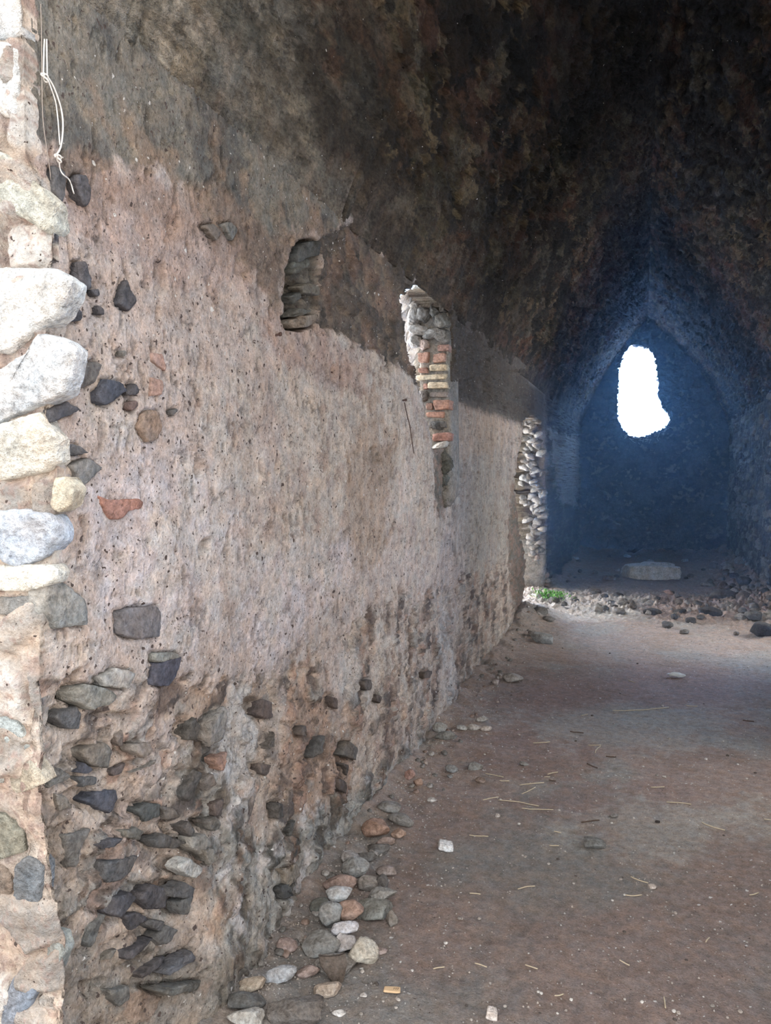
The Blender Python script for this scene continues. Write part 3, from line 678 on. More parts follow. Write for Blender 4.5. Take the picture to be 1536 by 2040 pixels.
# ================================================================== things and parts
import bmesh
rnd = random.Random(11)
def ico(sub):
    bm = bmesh.new(); bmesh.ops.create_icosphere(bm, subdivisions=sub, radius=1.0)
    V = np.array([v.co[:] for v in bm.verts]); Fc = [[v.index for v in f.verts] for f in bm.faces]; bm.free()
    return V / np.linalg.norm(V, axis=1)[:, None], Fc
ICO = {k: ico(k) for k in (2, 3, 4, 5)}
def rock_shape(seed, dims, sub=4, planes=9, boxy=False, rough=.05, flat_bottom=True):
    """an angular stone: a sphere cut by planes, then roughened"""
    r = np.random.RandomState(seed); D, Fc = ICO[sub]
    if boxy:
        N = [(1, 0, 0), (-1, 0, 0), (0, 1, 0), (0, -1, 0), (0, 0, 1), (0, 0, -1)]; N = np.array(N, float) + r.normal(size=(6, 3)) * .07
        dd_ = np.full(6, .72) * r.uniform(.92, 1.05, 6); ex = r.normal(size=(5, 3)); N = np.vstack([N, ex]); dd_ = np.append(dd_, r.uniform(.95, 1.15, 5))
    else:
        N = r.normal(size=(planes, 3)); dd_ = r.uniform(.66, .98, planes)
        if flat_bottom: N = np.vstack([N, [0, 0, -1]]); dd_ = np.append(dd_, .7)
    N /= np.linalg.norm(N, axis=1)[:, None]
    c = np.maximum(D @ N.T, 1e-3); R = (dd_ / c)
    k = 34.0; R = -np.log(np.exp(-k * np.minimum(R, 3)).sum(1) + math.exp(-k * 1.12)) / k
    V = D * R[:, None]
    o = r.uniform(0, 99)
    V = V * (1 + rough * (fbm(D, 1.7, 5, rough=.6, off=o) + .5 * fbm(D, 5, 3, off=o + 9)))[:, None]
    lo, hi = V.min(0), V.max(0); V = (V - (lo + hi) / 2) / (hi - lo)
    return V * np.array(dims), Fc
def rotz(V, a):
    c, s = math.cos(a), math.sin(a); W = V.copy(); W[:, 0] = V[:, 0] * c - V[:, 1] * s; W[:, 1] = V[:, 0] * s + V[:, 1] * c; return W
def roty(V, a):
    c, s = math.cos(a), math.sin(a); W = V.copy(); W[:, 0] = V[:, 0] * c + V[:, 2] * s; W[:, 2] = -V[:, 0] * s + V[:, 2] * c; return W
def fh(x, y):
    return float(floor_h(np.array([float(x)]), np.array([float(y)]))[0][0])
def floor_at(px, py):
    z = 0.02
    for _ in range(4):
        P = on_z(px, py, z); z = fh(P[0], P[1])
    return on_z(px, py, z)
_seed = [100]
def rock_at(name, px, py, w, h, rgb, label, cat='stone', group=None, up=0.0, boxy=False, tilt=0.0, sub=4, rough=.05, planes=10, flat=None):
    _seed[0] += 1
    F0 = floor_at(px, py + h * .30); z = depth(F0); W = w * z / F_PX
    el = math.atan2(CAM[2] - F0[2], math.hypot(F0[0], F0[1]))
    D = W * .85; hh = h * z / F_PX
    H = (hh - D * math.sin(el)) / math.cos(el); H = min(max(H, .38 * W), 1.1 * W)
    D = max(.5 * W, min(1.2 * W, (hh - H * math.cos(el)) / max(.05, math.sin(el))))
    if flat: H *= flat
    V, Fc = rock_shape(_seed[0], (W, D, H), sub, planes, boxy, rough)
    V = roty(V, tilt); V = rotz(V, math.atan2(F0[1], F0[0]) - math.pi / 2)
    zc = F0[2] + H * .42 + up
    C = on_z(px, py, zc)
    bot = V[:, 2].min(); C = np.array([C[0], C[1], max(C[2], 0)])
    V[:, 2] -= bot
    org = (C[0], C[1], F0[2] + up - H * .07)
    o = mesh_obj(name, V + np.array(org), Fc, stone_mat(rgb), origin=org)
    return tag(o, label, cat, group)
def tube(pts, r, n=6, taper=None):
    pts = np.asarray(pts, float); m = len(pts); T_ = np.gradient(pts, axis=0); T_ /= np.linalg.norm(T_, axis=1)[:, None] + 1e-9
    up = np.array([.13, .2, .97]); V = []; 
    for i in range(m):
        a = np.cross(T_[i], up); a /= np.linalg.norm(a) + 1e-9; b = np.cross(T_[i], a)
        rr = r if taper is None else r * taper[i]
        for k in range(n):
            t = 2 * math.pi * k / n; V.append(pts[i] + rr * (math.cos(t) * a + math.sin(t) * b))
    Fc = [(i * n + k, i * n + (k + 1) % n, (i + 1) * n + (k + 1) % n, (i + 1) * n + k) for i in range(m - 1) for k in range(n)]
    Fc += [tuple(range(n - 1, -1, -1)), tuple((m - 1) * n + k for k in range(n))]
    return V, Fc
def smooth_path(pts, n=40):
    pts = np.asarray(pts, float); m = len(pts); t = np.linspace(0, m - 1, n); out = []
    for u in t:
        i = min(int(u), m - 2); f = u - i
        p0, p1, p2, p3 = pts[max(i - 1, 0)], pts[i], pts[i + 1], pts[min(i + 2, m - 1)]
        out.append(.5 * ((2 * p1) + (-p0 + p2) * f + (2 * p0 - 5 * p1 + 4 * p2 - p3) * f * f + (-p0 + 3 * p1 - 3 * p2 + p3) * f ** 3))
    return np.array(out)
def simple_mat(name, rgb, rough=.7, spec=.3):
    m, nt, b = new_mat(name); N = nt.nodes; L = nt.links
    tc = N.new('ShaderNodeTexCoord'); n = N.new('ShaderNodeTexNoise'); n.inputs['Scale'].default_value = 90; n.inputs['Detail'].default_value = 4
    L.new(tc.outputs['Object'], n.inputs['Vector'])
    r = N.new('ShaderNodeMix'); r.data_type = 'RGBA'; L.new(n.outputs['Fac'], r.inputs[0])
    c = lin(*rgb); r.inputs[6].default_value = (*(c * .8), 1); r.inputs[7].default_value = (*np.clip(c * 1.2, 0, .95), 1)
    L.new(r.outputs[2], b.inputs['Base Color']); b.inputs['Roughness'].default_value = rough; b.inputs['Specular IOR Level'].default_value = spec
    return m

# ------------------------------------------------------------------ stones set in the left wall
def left_on(px, py, X):
    dr = ray(px, py); return CAM + dr * ((X - CAM[0]) / dr[:, 0])[:, None]
def left_points(px, py, joints=True):
    X = np.full(len(px), XL)
    d0 = np.array([(XL - CAM[0])])
    for _ in range(3):
        dr = ray(px, py); t = (X - CAM[0]) / dr[:, 0]; P = CAM + dr * t[:, None]
        X = XL + left_field(P[:, 1], P[:, 2], joints)[0]
    return P
def outline(poly, step=7.0, jit=1.2):
    poly = np.asarray(poly, float); o = []
    r = random.Random(int(poly.sum()))
    for a, b in zip(poly, np.roll(poly, -1, 0)):
        n = max(2, int(np.hypot(*(b - a)) / step))
        for k in range(n):
            t = k / n; p = a * (1 - t) + b * t; s = math.sin(math.pi * t) * jit
            o.append(p + np.array([r.uniform(-s, s), r.uniform(-s, s)]))
    o = np.array(o)
    o = .74 * o + .13 * np.roll(o, 1, 0) + .13 * np.roll(o, -1, 0)
    return o
def stone_from_outline(name, P, nrm, back, prot, mat, parent, bump=.35, label=None):
    """P: outline points in the wall; grows a worn stone out of it along nrm"""
    P = np.asarray(P); n = len(P); c = P.mean(0); nrm = np.asarray(nrm, float)
    size = np.linalg.norm(P - c, axis=1).mean()
    rings = [(.97 if back > .03 else 1.03, -back), (1.0, 0.25 * prot), (.965, .82 * prot), (.85, 1.0 * prot), (.62, 1.05 * prot), (.42, 1.08 * prot), (.2, 1.08 * prot)]
    V = []; 
    for s, h in rings:
        R = c + (P - c) * s
        V.append(R + nrm * h)
    V = np.vstack(V + [c[None] + nrm * prot * 1.08])
    k = fbm(V, 1.1 / max(size, .008), 4, off=rnd.uniform(0, 50)) * prot * bump * 2
    k[:n] = 0; V = V + nrm * k[:, None]
    Fc = [(r * n + i, r * n + (i + 1) % n, (r + 1) * n + (i + 1) % n, (r + 1) * n + i) for r in range(len(rings) - 1) for i in range(n)]
    m = (len(rings) - 1) * n; Fc += [(m + i, m + (i + 1) % n, len(V) - 1) for i in range(n)]
    o = mesh_obj(name, V, Fc, mat, parent)
    if label: o['label'] = label
    return o
for poly, rgb, p, nm, lb in SET[:98]:
    o_ = outline(poly, 5.0, 2.0)
    P_ = left_points(o_[:, 0], o_[:, 1], False)
    P_ = left_on(o_[:, 0], o_[:, 1], .35 * P_[:, 0] + .65 * np.percentile(P_[:, 0], 65))
    stone_from_outline(nm, P_, (1, 0, 0), .03, max(p, .007), stone_mat(rgb), wall_left, label=lb, bump=.25)

# ------------------------------------------------------------------ big stones of the outer face and jamb
def front_points(px, py):
    Y = np.full(len(px), 1.2)
    for _ in range(4):
        dr = ray(px, py); P = CAM + dr * (Y / dr[:, 1])[:, None]; Y = corner_Y(P[:, 2])
    return P
WH = (228, 230, 230); CRM = (222, 218, 208)
FACE = [
 ([(-60,-40),(30,-40),(44,20),(46,70),(20,80),(-60,80)], (205,208,210), .01), ([(-60,92),(20,86),(38,100),(40,160),(32,240),(-60,225)], WH, .02),
 ([(-60,285),(20,310),(70,355),(112,400),(120,455),(104,470),(60,440),(-60,395)], (214,214,204), .03),
 ([(-80,535),(0,538),(60,536),(130,541),(155,560),(150,590),(128,630),(80,665),(25,708),(-80,700)], WH, .045),
 ([(92,665),(130,672),(157,692),(150,740),(136,785),(80,812),(-10,850),(-80,860),(-80,760),(0,742),(70,700)], (216,222,228), .035),
 ([(-80,862),(0,848),(88,820),(98,850),(120,875),(122,920),(100,940),(0,962),(-80,960)], CRM, .03),
 ([(112,950),(135,950),(152,975),(142,1008),(120,1022),(102,1005)], (216,208,190), .012),
 ([(-80,968),(0,962),(28,985),(26,1008),(-80,1010)], (214,218,220), .02),
 ([(-80,1018),(0,1016),(60,1012),(112,1025),(128,1055),(126,1080),(100,1108),(45,1130),(5,1112),(-80,1060)], (196,206,220), .04),
 ([(-80,1130),(60,1122),(110,1125),(121,1142),(112,1162),(60,1178),(-80,1172)], CRM, .025),
 ([(-80,1182),(20,1190),(70,1186),(74,1205),(30,1225),(-80,1220)], (150,150,148), .01),
 ([(-80,1250),(-10,1255),(20,1262),(18,1282),(-80,1290)], (176,182,188), .01),
 ([(-80,1330),(0,1338),(34,1350),(50,1385),(25,1398),(-80,1395)], (160,166,164), .015),
 ([(-80,1398),(10,1402),(44,1440),(62,1488),(40,1500),(10,1560),(-80,1520)], (196,202,200), .02),
 ([(18,1545),(60,1512),(84,1540),(92,1560),(66,1572),(28,1582)], (200,192,176), .004),
 ([(-80,1610),(10,1620),(48,1655),(54,1695),(0,1712),(-80,1700)], (150,152,142), .02),
 ([(34,1720),(60,1702),(88,1725),(84,1790),(50,1838),(26,1830),(30,1780)], (128,134,140), .015),
 ([(-80,1720),(10,1722),(30,1760),(10,1810),(-80,1820)], (158,144,132), .01),
 ([(92,1862),(120,1868),(128,1900),(110,1945),(92,1930),(98,1890)], (160,166,164), .01),
 ([(38,1935),(72,1930),(84,1965),(60,2010),(20,2050),(-60,2080),(-60,2010),(20,1975)], (148,156,168), .025),
]
fl_ = wall_front
for poly, rgb, p in FACE:
    o_ = outline(poly, 7, 2.2); P_ = front_points(o_[:, 0], o_[:, 1])
    stone_from_outline('facing_stone', P_, (0.05, -.998, 0), .035, p * .6, masonry('facing_%d_%d_%d' % rgb, grain=70, vary=.5, bump=.012, base=tuple(lin(*rgb) * .72)), fl_, bump=.45)

# ------------------------------------------------------------------ jamb of the slit window: brickwork and rubble
jamb = mesh_obj('window_jamb', *(lambda q: (q[0] + np.array([XL - .12, 4.86, 2.05]), q[1]))(rock_shape(5, (.22, .30, 1.5), 4, boxy=True)), stone_mat((140, 132, 118)), wall_left)
BRK = [((1018,762),(1082,835),(190,128,92)), ((1110,770),(1186,838),(196,142,112)), ((1140,720),(1206,768),(186,138,120)), ((1085,843),(1196,886),(214,190,142)), ((1022,862),(1078,900),(184,120,88)),
       ((1006,900),(1202,944),(222,200,154)), ((1078,950),(1200,996),(218,194,148)), ((1050,960),(1078,1000),(186,122,88)), ((1086,1012),(1206,1052),(150,134,122)), ((1112,1060),(1214,1128),(188,126,92)),
       ((1070,1080),(1106,1126),(170,126,104)), ((1072,1134),(1180,1178),(190,128,94)), ((1100,1262),(1228,1318),(182,116,92)), ((1080,1190),(1190,1235),(112,110,108))]
for k, ((x0, y0), (x1, y1), rgb) in enumerate(BRK):
    px0, px1, py0, py1 = 500 + x0 / 3.072, 500 + x1 / 3.072, 450 + y0 / 3.072, 450 + y1 / 3.072
    Yb = 4.665 + .012 * (k % 3)
    A_ = on_y(px0, py1, Yb); B_ = on_y(px1, py0, Yb)
    dims = (B_[0] - A_[0] + .006, .12, B_[2] - A_[2])
    V, Fc = rock_shape(900 + k, dims, 4, boxy=True, rough=.14)
    mesh_obj('brick', V + np.array([(A_[0] + B_[0]) / 2, Yb + .06, (A_[2] + B_[2]) / 2]), Fc, stone_mat(rgb, 'brick'), jamb)
for k, (x, y, w, h, rgb) in enumerate([(1070,335,70,60,(120,112,98)),(1110,385,80,70,(134,128,112)),(1030,400,60,60,(160,154,140)),(1170,380,70,60,(104,96,84)),(1200,440,60,60,(96,90,80)),(1010,470,70,90,(176,174,166)),(1075,440,80,70,(120,116,106)),(1080,380,60,60,(150,140,120)),(1150,430,70,70,(176,160,136)),(1000,560,90,110,(186,186,182)),(1060,540,80,90,(150,150,146)),
        (1120,520,60,110,(128,132,130)),(1180,500,60,60,(110,104,94)),(1170,580,90,90,(130,128,120)),(1030,640,120,60,(168,166,160)),(1120,660,130,60,(158,156,150)),(1190,680,90,80,(130,130,126)),(1010,710,80,70,(176,172,164)),
        (1060,730,70,60,(190,160,142)),(1060,1040,50,60,(140,124,112)),(1140,1220,90,50,(104,102,100)),(1160,1350,110,40,(206,200,190)),(1160,1400,110,80,(118,116,104)),(1180,1470,100,90,(106,108,96)),(1165,1550,90,90,(112,112,100))]):
    px_, py_ = 500 + x / 3.072, 450 + y / 3.072
    Yb = 4.66 + .02 * rnd.random()
    C_ = on_y(px_, py_, Yb + .04); zz_ = depth(C_)
    V, Fc = rock_shape(950 + k, (w / 3.072 * zz_ / F_PX * 1.15, .14, h / 3.072 * zz_ / F_PX * 1.15), 4, planes=8, rough=.30)
    V = roty(V, rnd.uniform(-.5, .5))
    mesh_obj('rubble_stone', V + C_, Fc, stone_mat(tuple(c * .86 for c in rgb)), jamb)
# rubble jamb of the doorway further back
djamb = mesh_obj('doorway_jamb', *(lambda q: (q[0] + np.array([XL - .26, 10.16, 1.12]), q[1]))(rock_shape(6, (.44, .34, 2.35), 4, boxy=True)), stone_mat((140, 132, 122)), wall_left)
for k in range(96):
    t = k / 95; py_ = 832 + 345 * t
    lo = np.interp(py_, [830, 870, 950, 1000, 1060, 1110, 1180], [1050, 1046, 1036, 1040, 1056, 1060, 1064]); hi = np.interp(py_, [830, 900, 960, 1040, 1110, 1180], [1072, 1078, 1086, 1086, 1078, 1098])
    px_ = lo + (hi - lo) * rnd.random(); Yb = float(on_x(np.interp(py_, [838, 900, 1000, 1100, 1200], [1082, 1087, 1091, 1093, 1096]), py_, XL)[1]) + .025 + .03 * rnd.random()
    C_ = on_y(px_, py_, Yb); zz_ = depth(C_); w = rnd.uniform(14, 26) * zz_ / F_PX; h_ = rnd.uniform(9, 15) * zz_ / F_PX
    V, Fc = rock_shape(1100 + k, (w, .14, h_), 3, planes=7, rough=.30); V = roty(V, rnd.uniform(-.7, .7))
    g_ = rnd.choice([(160, 154, 146), (140, 134, 126), (122, 114, 106), (170, 166, 160), (112, 106, 98)])
    if py_ > 1100: g_ = rnd.choice([(150, 136, 124), (160, 132, 116), (120, 114, 108)])
    mesh_obj('rubble_stone', V + C_, Fc, stone_mat(g_), djamb)

# ------------------------------------------------------------------ white cord hanging at the jamb, nails
M_CORD = simple_mat('white_cotton_cord', (222, 218, 212), .8); M_IRON = simple_mat('rusty_iron', (74, 56, 50), .75); M_WIRE = simple_mat('thin_wire', (150, 140, 132), .6)
def wall_path(pts, off, sc_=2.914, ox=0, oy=0, n=60):
    q = smooth_path([(ox + x / sc_, oy + y / sc_, 0) for x, y in pts], n)
    P = left_points(q[:, 0], q[:, 1]); P[:, 0] += off
    P = np.array([np.convolve(np.pad(P[:, i], 3, 'edge'), np.ones(7) / 7, 'valid') for i in range(3)]).T
    return P
cp = wall_path([(222,235),(219,300),(217,380),(216,450)], .015)
cord = mesh_obj('knotted_string', *tube(cp, .0014), M_CORD, origin=tuple(cp[0]))
tag(cord, 'knotted white cord hanging down the wall beside the pale doorway jamb', 'cord')
for nm, pts, r in (('cord_strand', [(233,235),(233,320),(235,400),(236,450)], .0014), ('cord_loop', [(238,455),(268,500),(300,580),(322,660),(328,740),(322,820),(310,875),(292,900),(280,918)], .0018),
                   ('cord_strand', [(238,465),(262,530),(285,600),(298,700),(305,790),(310,850)], .0013), ('cord_tail', [(306,950),(312,990),(330,1020),(362,1045),(378,1080),(386,1110),(393,1130)], .0014)):
    mesh_obj(nm, *tube(wall_path(pts, .016), r), M_CORD, cord)
for (x, y) in ((222, 458), (300, 925)):
    c_ = left_point(x / 2.914, y / 2.914); kn = []
    for a in np.linspace(0, 4 * math.pi, 60): kn.append(c_ + np.array([.016 + .004 * math.sin(a * 1.5), .006 * math.cos(a), .006 * math.sin(a * .75)]))
    mesh_obj('knot', *tube(kn, .0016), M_CORD, cord)
wp = wall_path([(207,20),(212,200),(214,450),(220,700),(245,880),(262,1000),(266,1050)], .012)
tag(mesh_obj('hanging_wire', *tube(wp, .0009), M_WIRE, origin=tuple(wp[0])), 'hair-thin wire hanging behind the knotted white cord', 'wire')
def nail(px0, py0, px1, py1, out, label, r=.004):
    a = left_point(px0, py0); b = left_point(px1, py1); b = b + np.array([out, 0, 0])
    o = mesh_obj('iron_nail', *tube(np.linspace(a - np.array([.02, 0, 0]), b, 6), r), M_IRON, origin=tuple(a))
    V, Fc = rock_shape(77, (.012, .014, .014), 2); mesh_obj('nail_head', V + b, Fc, M_IRON, o)
    return tag(o, label, 'nail')
nail(543, 672, 552, 666, .012, 'rusty nail sticking out of the plaster left of and below the niche')
nail(798, 799, 804, 797, .012, 'rusty iron spike in the plaster with a long thin wire hanging from it', .005)
wp = wall_path([(915,1080),(930,1150),(950,1230),(962,1320),(975,1395)], .02, 3.072, 500, 450)
tag(mesh_obj('trailing_wire', *tube(wp, .0025), M_IRON, origin=tuple(wp[0])), 'dark wire trailing down the plaster below the iron spike', 'wire')
nail(660, 735, 666, 752, .02, 'bent rusty nail in the plaster between the niche and the spike', .005)

# ------------------------------------------------------------------ stones lying at the foot of the left wall
G, GL, O, T_, PK, W_, BL = (138, 134, 126), (166, 162, 156), (176, 128, 96), (182, 160, 130), (170, 142, 128), (214, 212, 208), (170, 176, 184)
P4 = [
 ('brick_fragment', 748,1650,45,40,O,'triangular orange brick fragment at the top of the stone pile','brick'),
 ('brick_fragment', 794,1661,24,20,(180,138,108),'small rounded orange fragment right of the triangular brick piece','brick'),
 ('stone', 767,1677,32,18,PK,'flat brown-pink stone just below the triangular brick fragment',None),
 ('stone', 753,1690,36,26,(116,112,108),'dark grey rounded stone under the flat brown-pink one',None),
 ('stone', 731,1706,34,22,(112,108,104),'low dark stone left of and below the rounded dark grey one',None),
 ('stone', 697,1708,30,26,(160,152,146),'pinkish-grey stone nearest the wall at the top of the pile',None),
 ('stone', 707,1730,46,40,(152,152,148),'smooth mid-grey stone at the upper left of the pile',None),
 ('stone', 677,1757,54,24,(166,132,116),'flat reddish stone lying against the foot of the wall',None),
 ('stone', 675,1781,42,32,(204,206,206),'whitish stone below the flat reddish one',None),
 ('stone', 733,1757,34,34,(140,130,120),'grey-brown wedge stone in the middle of the pile',None),
 ('stone', 759,1757,24,30,(108,102,98),'narrow dark stone between the wedge stone and the pinkish one',None),
 ('stone', 769,1735,32,24,(158,138,128),'small pinkish-brown stone at the right edge of the pile',None),
 ('stone', 761,1785,48,26,(146,144,138),'flat grey stone resting behind the largest grey-green stone',None),
 ('stone', 742,1810,64,48,(134,134,124),'largest grey-green angular stone on the right of the pile',None),
 ('stone', 781,1828,20,34,(132,122,110),'thin upright brown stone at the right end of the pile',None),
 ('stone', 658,1822,38,50,(144,146,144),'tall rounded grey stone beside the orange-brown one',None),
 ('brick_fragment', 697,1813,42,38,(184,140,112),'orange-brown angular brick fragment in the heart of the pile','brick'),
 ('stone', 638,1806,34,30,(112,114,104),'dark greenish stone against the wall beside the tall grey one',None),
 ('stone', 640,1877,62,50,(140,138,132),'big round-backed grey stone left of the lilac-white one',None),
 ('stone', 687,1850,44,30,(206,204,212),'lilac-white stone lying on the lower half of the pile',None),
 ('stone', 686,1879,38,40,(182,174,172),'pale striped stone tucked under the lilac-white one',None),
 ('stone', 724,1896,50,54,(196,186,164),'cream five-sided stone at the lower right of the pile',None),
 ('stone', 668,1920,70,50,(136,130,122),'broad flat grey stone at the bottom of the pile',None),
 ('quartz_block', 556,1941,56,34,BL,'bluish glassy quartz stone near the wall at lower left of pile','stone'),
 ('stone', 503,1961,42,28,T_,'tan rounded stone left of the bluish quartz stone',None),
 ('stone', 613,1936,40,22,(168,140,128),'flat pink stone between the quartz stone and the dark tile',None),
 ('stone', 652,1973,46,26,(190,166,140),'flat tan stone just in front of the dark curved tile',None),
 ('stone', 490,2026,60,34,(176,174,166),'pale grey slab-like stone at the bottom edge of the picture',None),
 ('stone', 588,2012,90,34,(112,104,98),'low dark half-buried stone at the very bottom beside the wall',None),
 ('stone', 492,1992,60,28,(100,100,98),'dark grey stone behind the pale one at the bottom edge',None),
 ('stone', 572,1884,34,28,(164,134,122),'pinkish stone alone against the wall left of the pile',None),
 ('pebble', 675,2018,22,13,W_,'small white pebble at the bottom below the stone pile',None),
 ('pebble', 724,1982,12,10,(206,196,186),'tiny pale pebble left of the wooden tag',None),
 ('chalk_lump', 980,2020,18,22,(216,200,188),'pinkish-white square lump near the bottom edge of the floor','stone'),
 ('chalk_lump', 888,1687,24,19,(226,228,230),'bright white lump alone on the brown floor','stone'),
 ('pebble', 860,1593,18,12,(200,192,182),'pale pebble on the floor above the bright white lump',None),
 ('pebble', 759,1892,20,16,(176,148,136),'pink pebble right of the cream five-sided stone',None),
 ('stone', 798,1634,50,30,(134,130,124),'dusty grey stone above the small orange fragment',None),
 ('stone', 775,1606,44,30,(140,136,130),'dusty grey stone against the wall above the dusty one',None),
 ('brick_fragment', 833,1558,18,18,(182,138,106),'little orange brick piece at the wall foot halfway along','brick'),
 ('brick_fragment', 816,1543,20,22,(176,124,104),'reddish brick piece leaning at the wall foot halfway along','brick'),
 ('stone', 900,1532,24,18,(138,140,140),'grey stone on the reddish soil right of the brick pieces',None),
 ('pebble', 896,1546,12,9,(124,124,124),'pebble touching the near side of a grey stone',None),
 ('stone', 947,1526,28,20,(140,138,132),'mid-grey stone right of another on the reddish soil',None),
 ('stone', 957,1554,20,14,(146,118,98),'brown stone nearer than the pair of grey ones on reddish soil',None),
 ('stone', 876,1449,28,24,(160,158,150),'pale grey stone at the wall foot by the step in the wall',None),
 ('stone', 886,1466,38,20,(136,136,130),'flatter grey stone just in front of the pale one by the wall step',None),
 ('stone', 920,1450,20,13,(176,172,164),'first and leftmost of three pale stones in a row near the wall',None),
 ('stone', 945,1448,26,12,(180,170,160),'middle one of three pale stones in a row near the wall',None),
 ('stone', 968,1450,22,13,(188,170,156),'rightmost of three pale pinkish stones in a row near the wall',None),
 ('stone', 960,1433,24,12,(166,160,152),'flat pale stone just behind the row of three near the wall',None),
 ('stone', 1022,1350,38,20,(168,158,148),'broad pale stone by the wall further back',None),
 ('stone', 986,1359,16,12,(176,158,148),'small pinkish stone left of the broad pale one further back',None),
 ('stone', 1080,1272,40,24,(146,148,146),'grey pyramid-shaped stone at the end of the near wall',None),
 ('stone', 1064,1262,22,14,(150,140,130),'small stone leaning left of the pyramid-shaped one',None),
 ('stone', 1185,1680,34,24,(118,118,114),'dark grey rounded rock alone in the middle of the floor',None),
 ('pebble', 1223,1625,16,11,(138,132,124),'grey-brown pebble behind the lone dark rock',None),
 ('pebble', 1310,1637,9,7,(66,56,52),'small black clod on the right half of the floor',None),
 ('pebble', 1299,1766,14,11,(202,182,166),'pale pink pebble at the end of a straw on the right',None),
 ('pebble', 991,1624,10,9,(186,172,160),'small pale pebble between the white lump and the long straws',None),
 ('pebble', 1044,1521,18,10,(136,134,128),'flat grey pebble among the straws in mid floor',None),
 ('pebble', 1323,1547,8,6,(190,178,164),'tiny pale pebble far right of the straws',None),
 ('stone', 1410,1164,26,14,(124,128,132),'grey stone on the ground right of the long slab',None),
 ('brick_fragment', 1332,1180,18,10,(178,128,104),'orange brick piece on the ground in front of the slab','brick'),
 ('stone', 1440,1185,46,20,(96,92,90),'dark lump of rubble right of the orange piece before the slab',None),
 ('stone', 1300,1218,34,15,(78,76,76),'leftmost dark lump in the row before the slab',None),
 ('stone', 1352,1219,26,13,(74,72,72),'middle dark lump in the row before the slab',None),
 ('stone', 1415,1219,42,13,(76,74,74),'right-hand wide dark lump in the row before the slab',None),
 ('stone', 1206,1212,14,12,(92,90,88),'small dark lump left of the row before the slab',None),
 ('stone', 1145,1113,16,8,(170,174,178),'small pale stone far back near the left corner',None),
 ('stone', 1250,1108,14,7,(168,172,176),'small pale stone at the foot of the far wall below the window',None),
 ('stone', 1296,1118,13,6,(160,164,166),'small pale stone just behind the long slab',None),
 ('stone', 1364,1117,13,6,(164,168,172),'small pale stone far back right of the slab',None),
 ('stone', 1522,1252,48,34,(70,72,76),'big dark stone at the right edge of the rubble',None),
 ('stone', 1500,1226,30,20,(98,100,102),'grey stone leaning behind the big dark one at right edge',None),
 ('stone', 1073,1218,34,22,(120,114,106),'rounded lump where the near wall ends at the doorway',None),
 ('stone', 1094,1232,24,14,(134,126,116),'smaller lump in front of the one where the wall ends',None),
]
for nm, x, y, w, h, rgb, lb, cat in P4:
    near = y > 1650
    up = .0
    if (x, y) in ((687,1850),(697,1813),(675,1781),(761,1785)): up = .022
    rock_at(nm, x, y, w * (1.28 if y > 1640 else 1.1), h * (1.25 if y > 1640 else 1.08), rgb, lb, cat or ('pebble' if nm == 'pebble' else 'stone'), up=up, sub=5 if w > 45 and near else 4, tilt=rnd.uniform(-.2, .2), rough=.10, boxy=(nm == 'chalk_lump'))

# dark curved roof-tile shard standing in the pile
def tile_shard():
    C_ = floor_at(662, 1960); z = depth(C_); s = z / F_PX
    out = []; nu, nv = 26, 22
    for layer in (0, 1):
        for i in range(nu):
            for j in range(nv):
                u = i / (nu - 1); v = j / (nv - 1)
                w = 27 * s * (1 - .72 * max(0, v - .35) / .65) ; a = (u - .5) * 2.3
                r = w / math.sin(1.15) * (1 if layer == 0 else .88)
                x = r * math.sin(a) + v * 12 * s; y = -r * (1 - math.cos(a)) * .8 + r * .5; h = (1 - v) * 66 * s
                out.append((x, -y * .6 + (1 - v) * 18 * s + (0.004 if layer else 0), h * .85 - .008))
    n = nu * nv; F_ = []
    for i in range(nu - 1):
        for j in range(nv - 1):
            a = i * nv + j; F_.append((a, a + nv, a + nv + 1, a + 1)); F_.append((n + a, n + a + 1, n + a + nv + 1, n + a + nv))
    for i in range(nu - 1):
        for j in (0, nv - 1): a = i * nv + j; F_.append((a, a + nv, n + a + nv, n + a))
    for j in range(nv - 1):
        for i in (0, nu - 1): a = i * nv + j; F_.append((a, a + 1, n + a + 1, n + a))
    V = rotz(np.array(out), math.radians(25)); V += fbm(V, 40, 3)[:, None] * .0015
    o = mesh_obj('tile_shard', V + C_, F_, masonry('burnt_tile', grain=80, vary=.5, bump=.003, base=tuple(lin(96, 88, 82))), origin=tuple(C_))
    tag(o, 'dark curved roof tile shard standing among the pile of stones', 'tile')
tile_shard()

# small wooden tag with faint marks
def wooden_tag():
    C_ = floor_at(781, 1977); V, Fc = rock_shape(61, (.050, .024, .006), 4, boxy=True, rough=.01)
    a = math.radians(12); V = rotz(V, a)
    o = mesh_obj('wooden_tag', V + C_ + np.array([0, 0, .008]), Fc, simple_mat('pale_wood', (206, 176, 140)), origin=tuple(C_)); tag(o, 'small pale wooden tag with dark marks lying on the floor', 'tag')
    for dx in (.004, .010, .016):
        p = np.array([[dx, -.004, 0], [dx + .003, .001, 0], [dx + .001, .004, 0]]); p = rotz(p, a)
        mesh_obj('marking', *tube(p + C_ + np.array([0, 0, .0125]), .0006, 4), M_IRON, o)
wooden_tag()

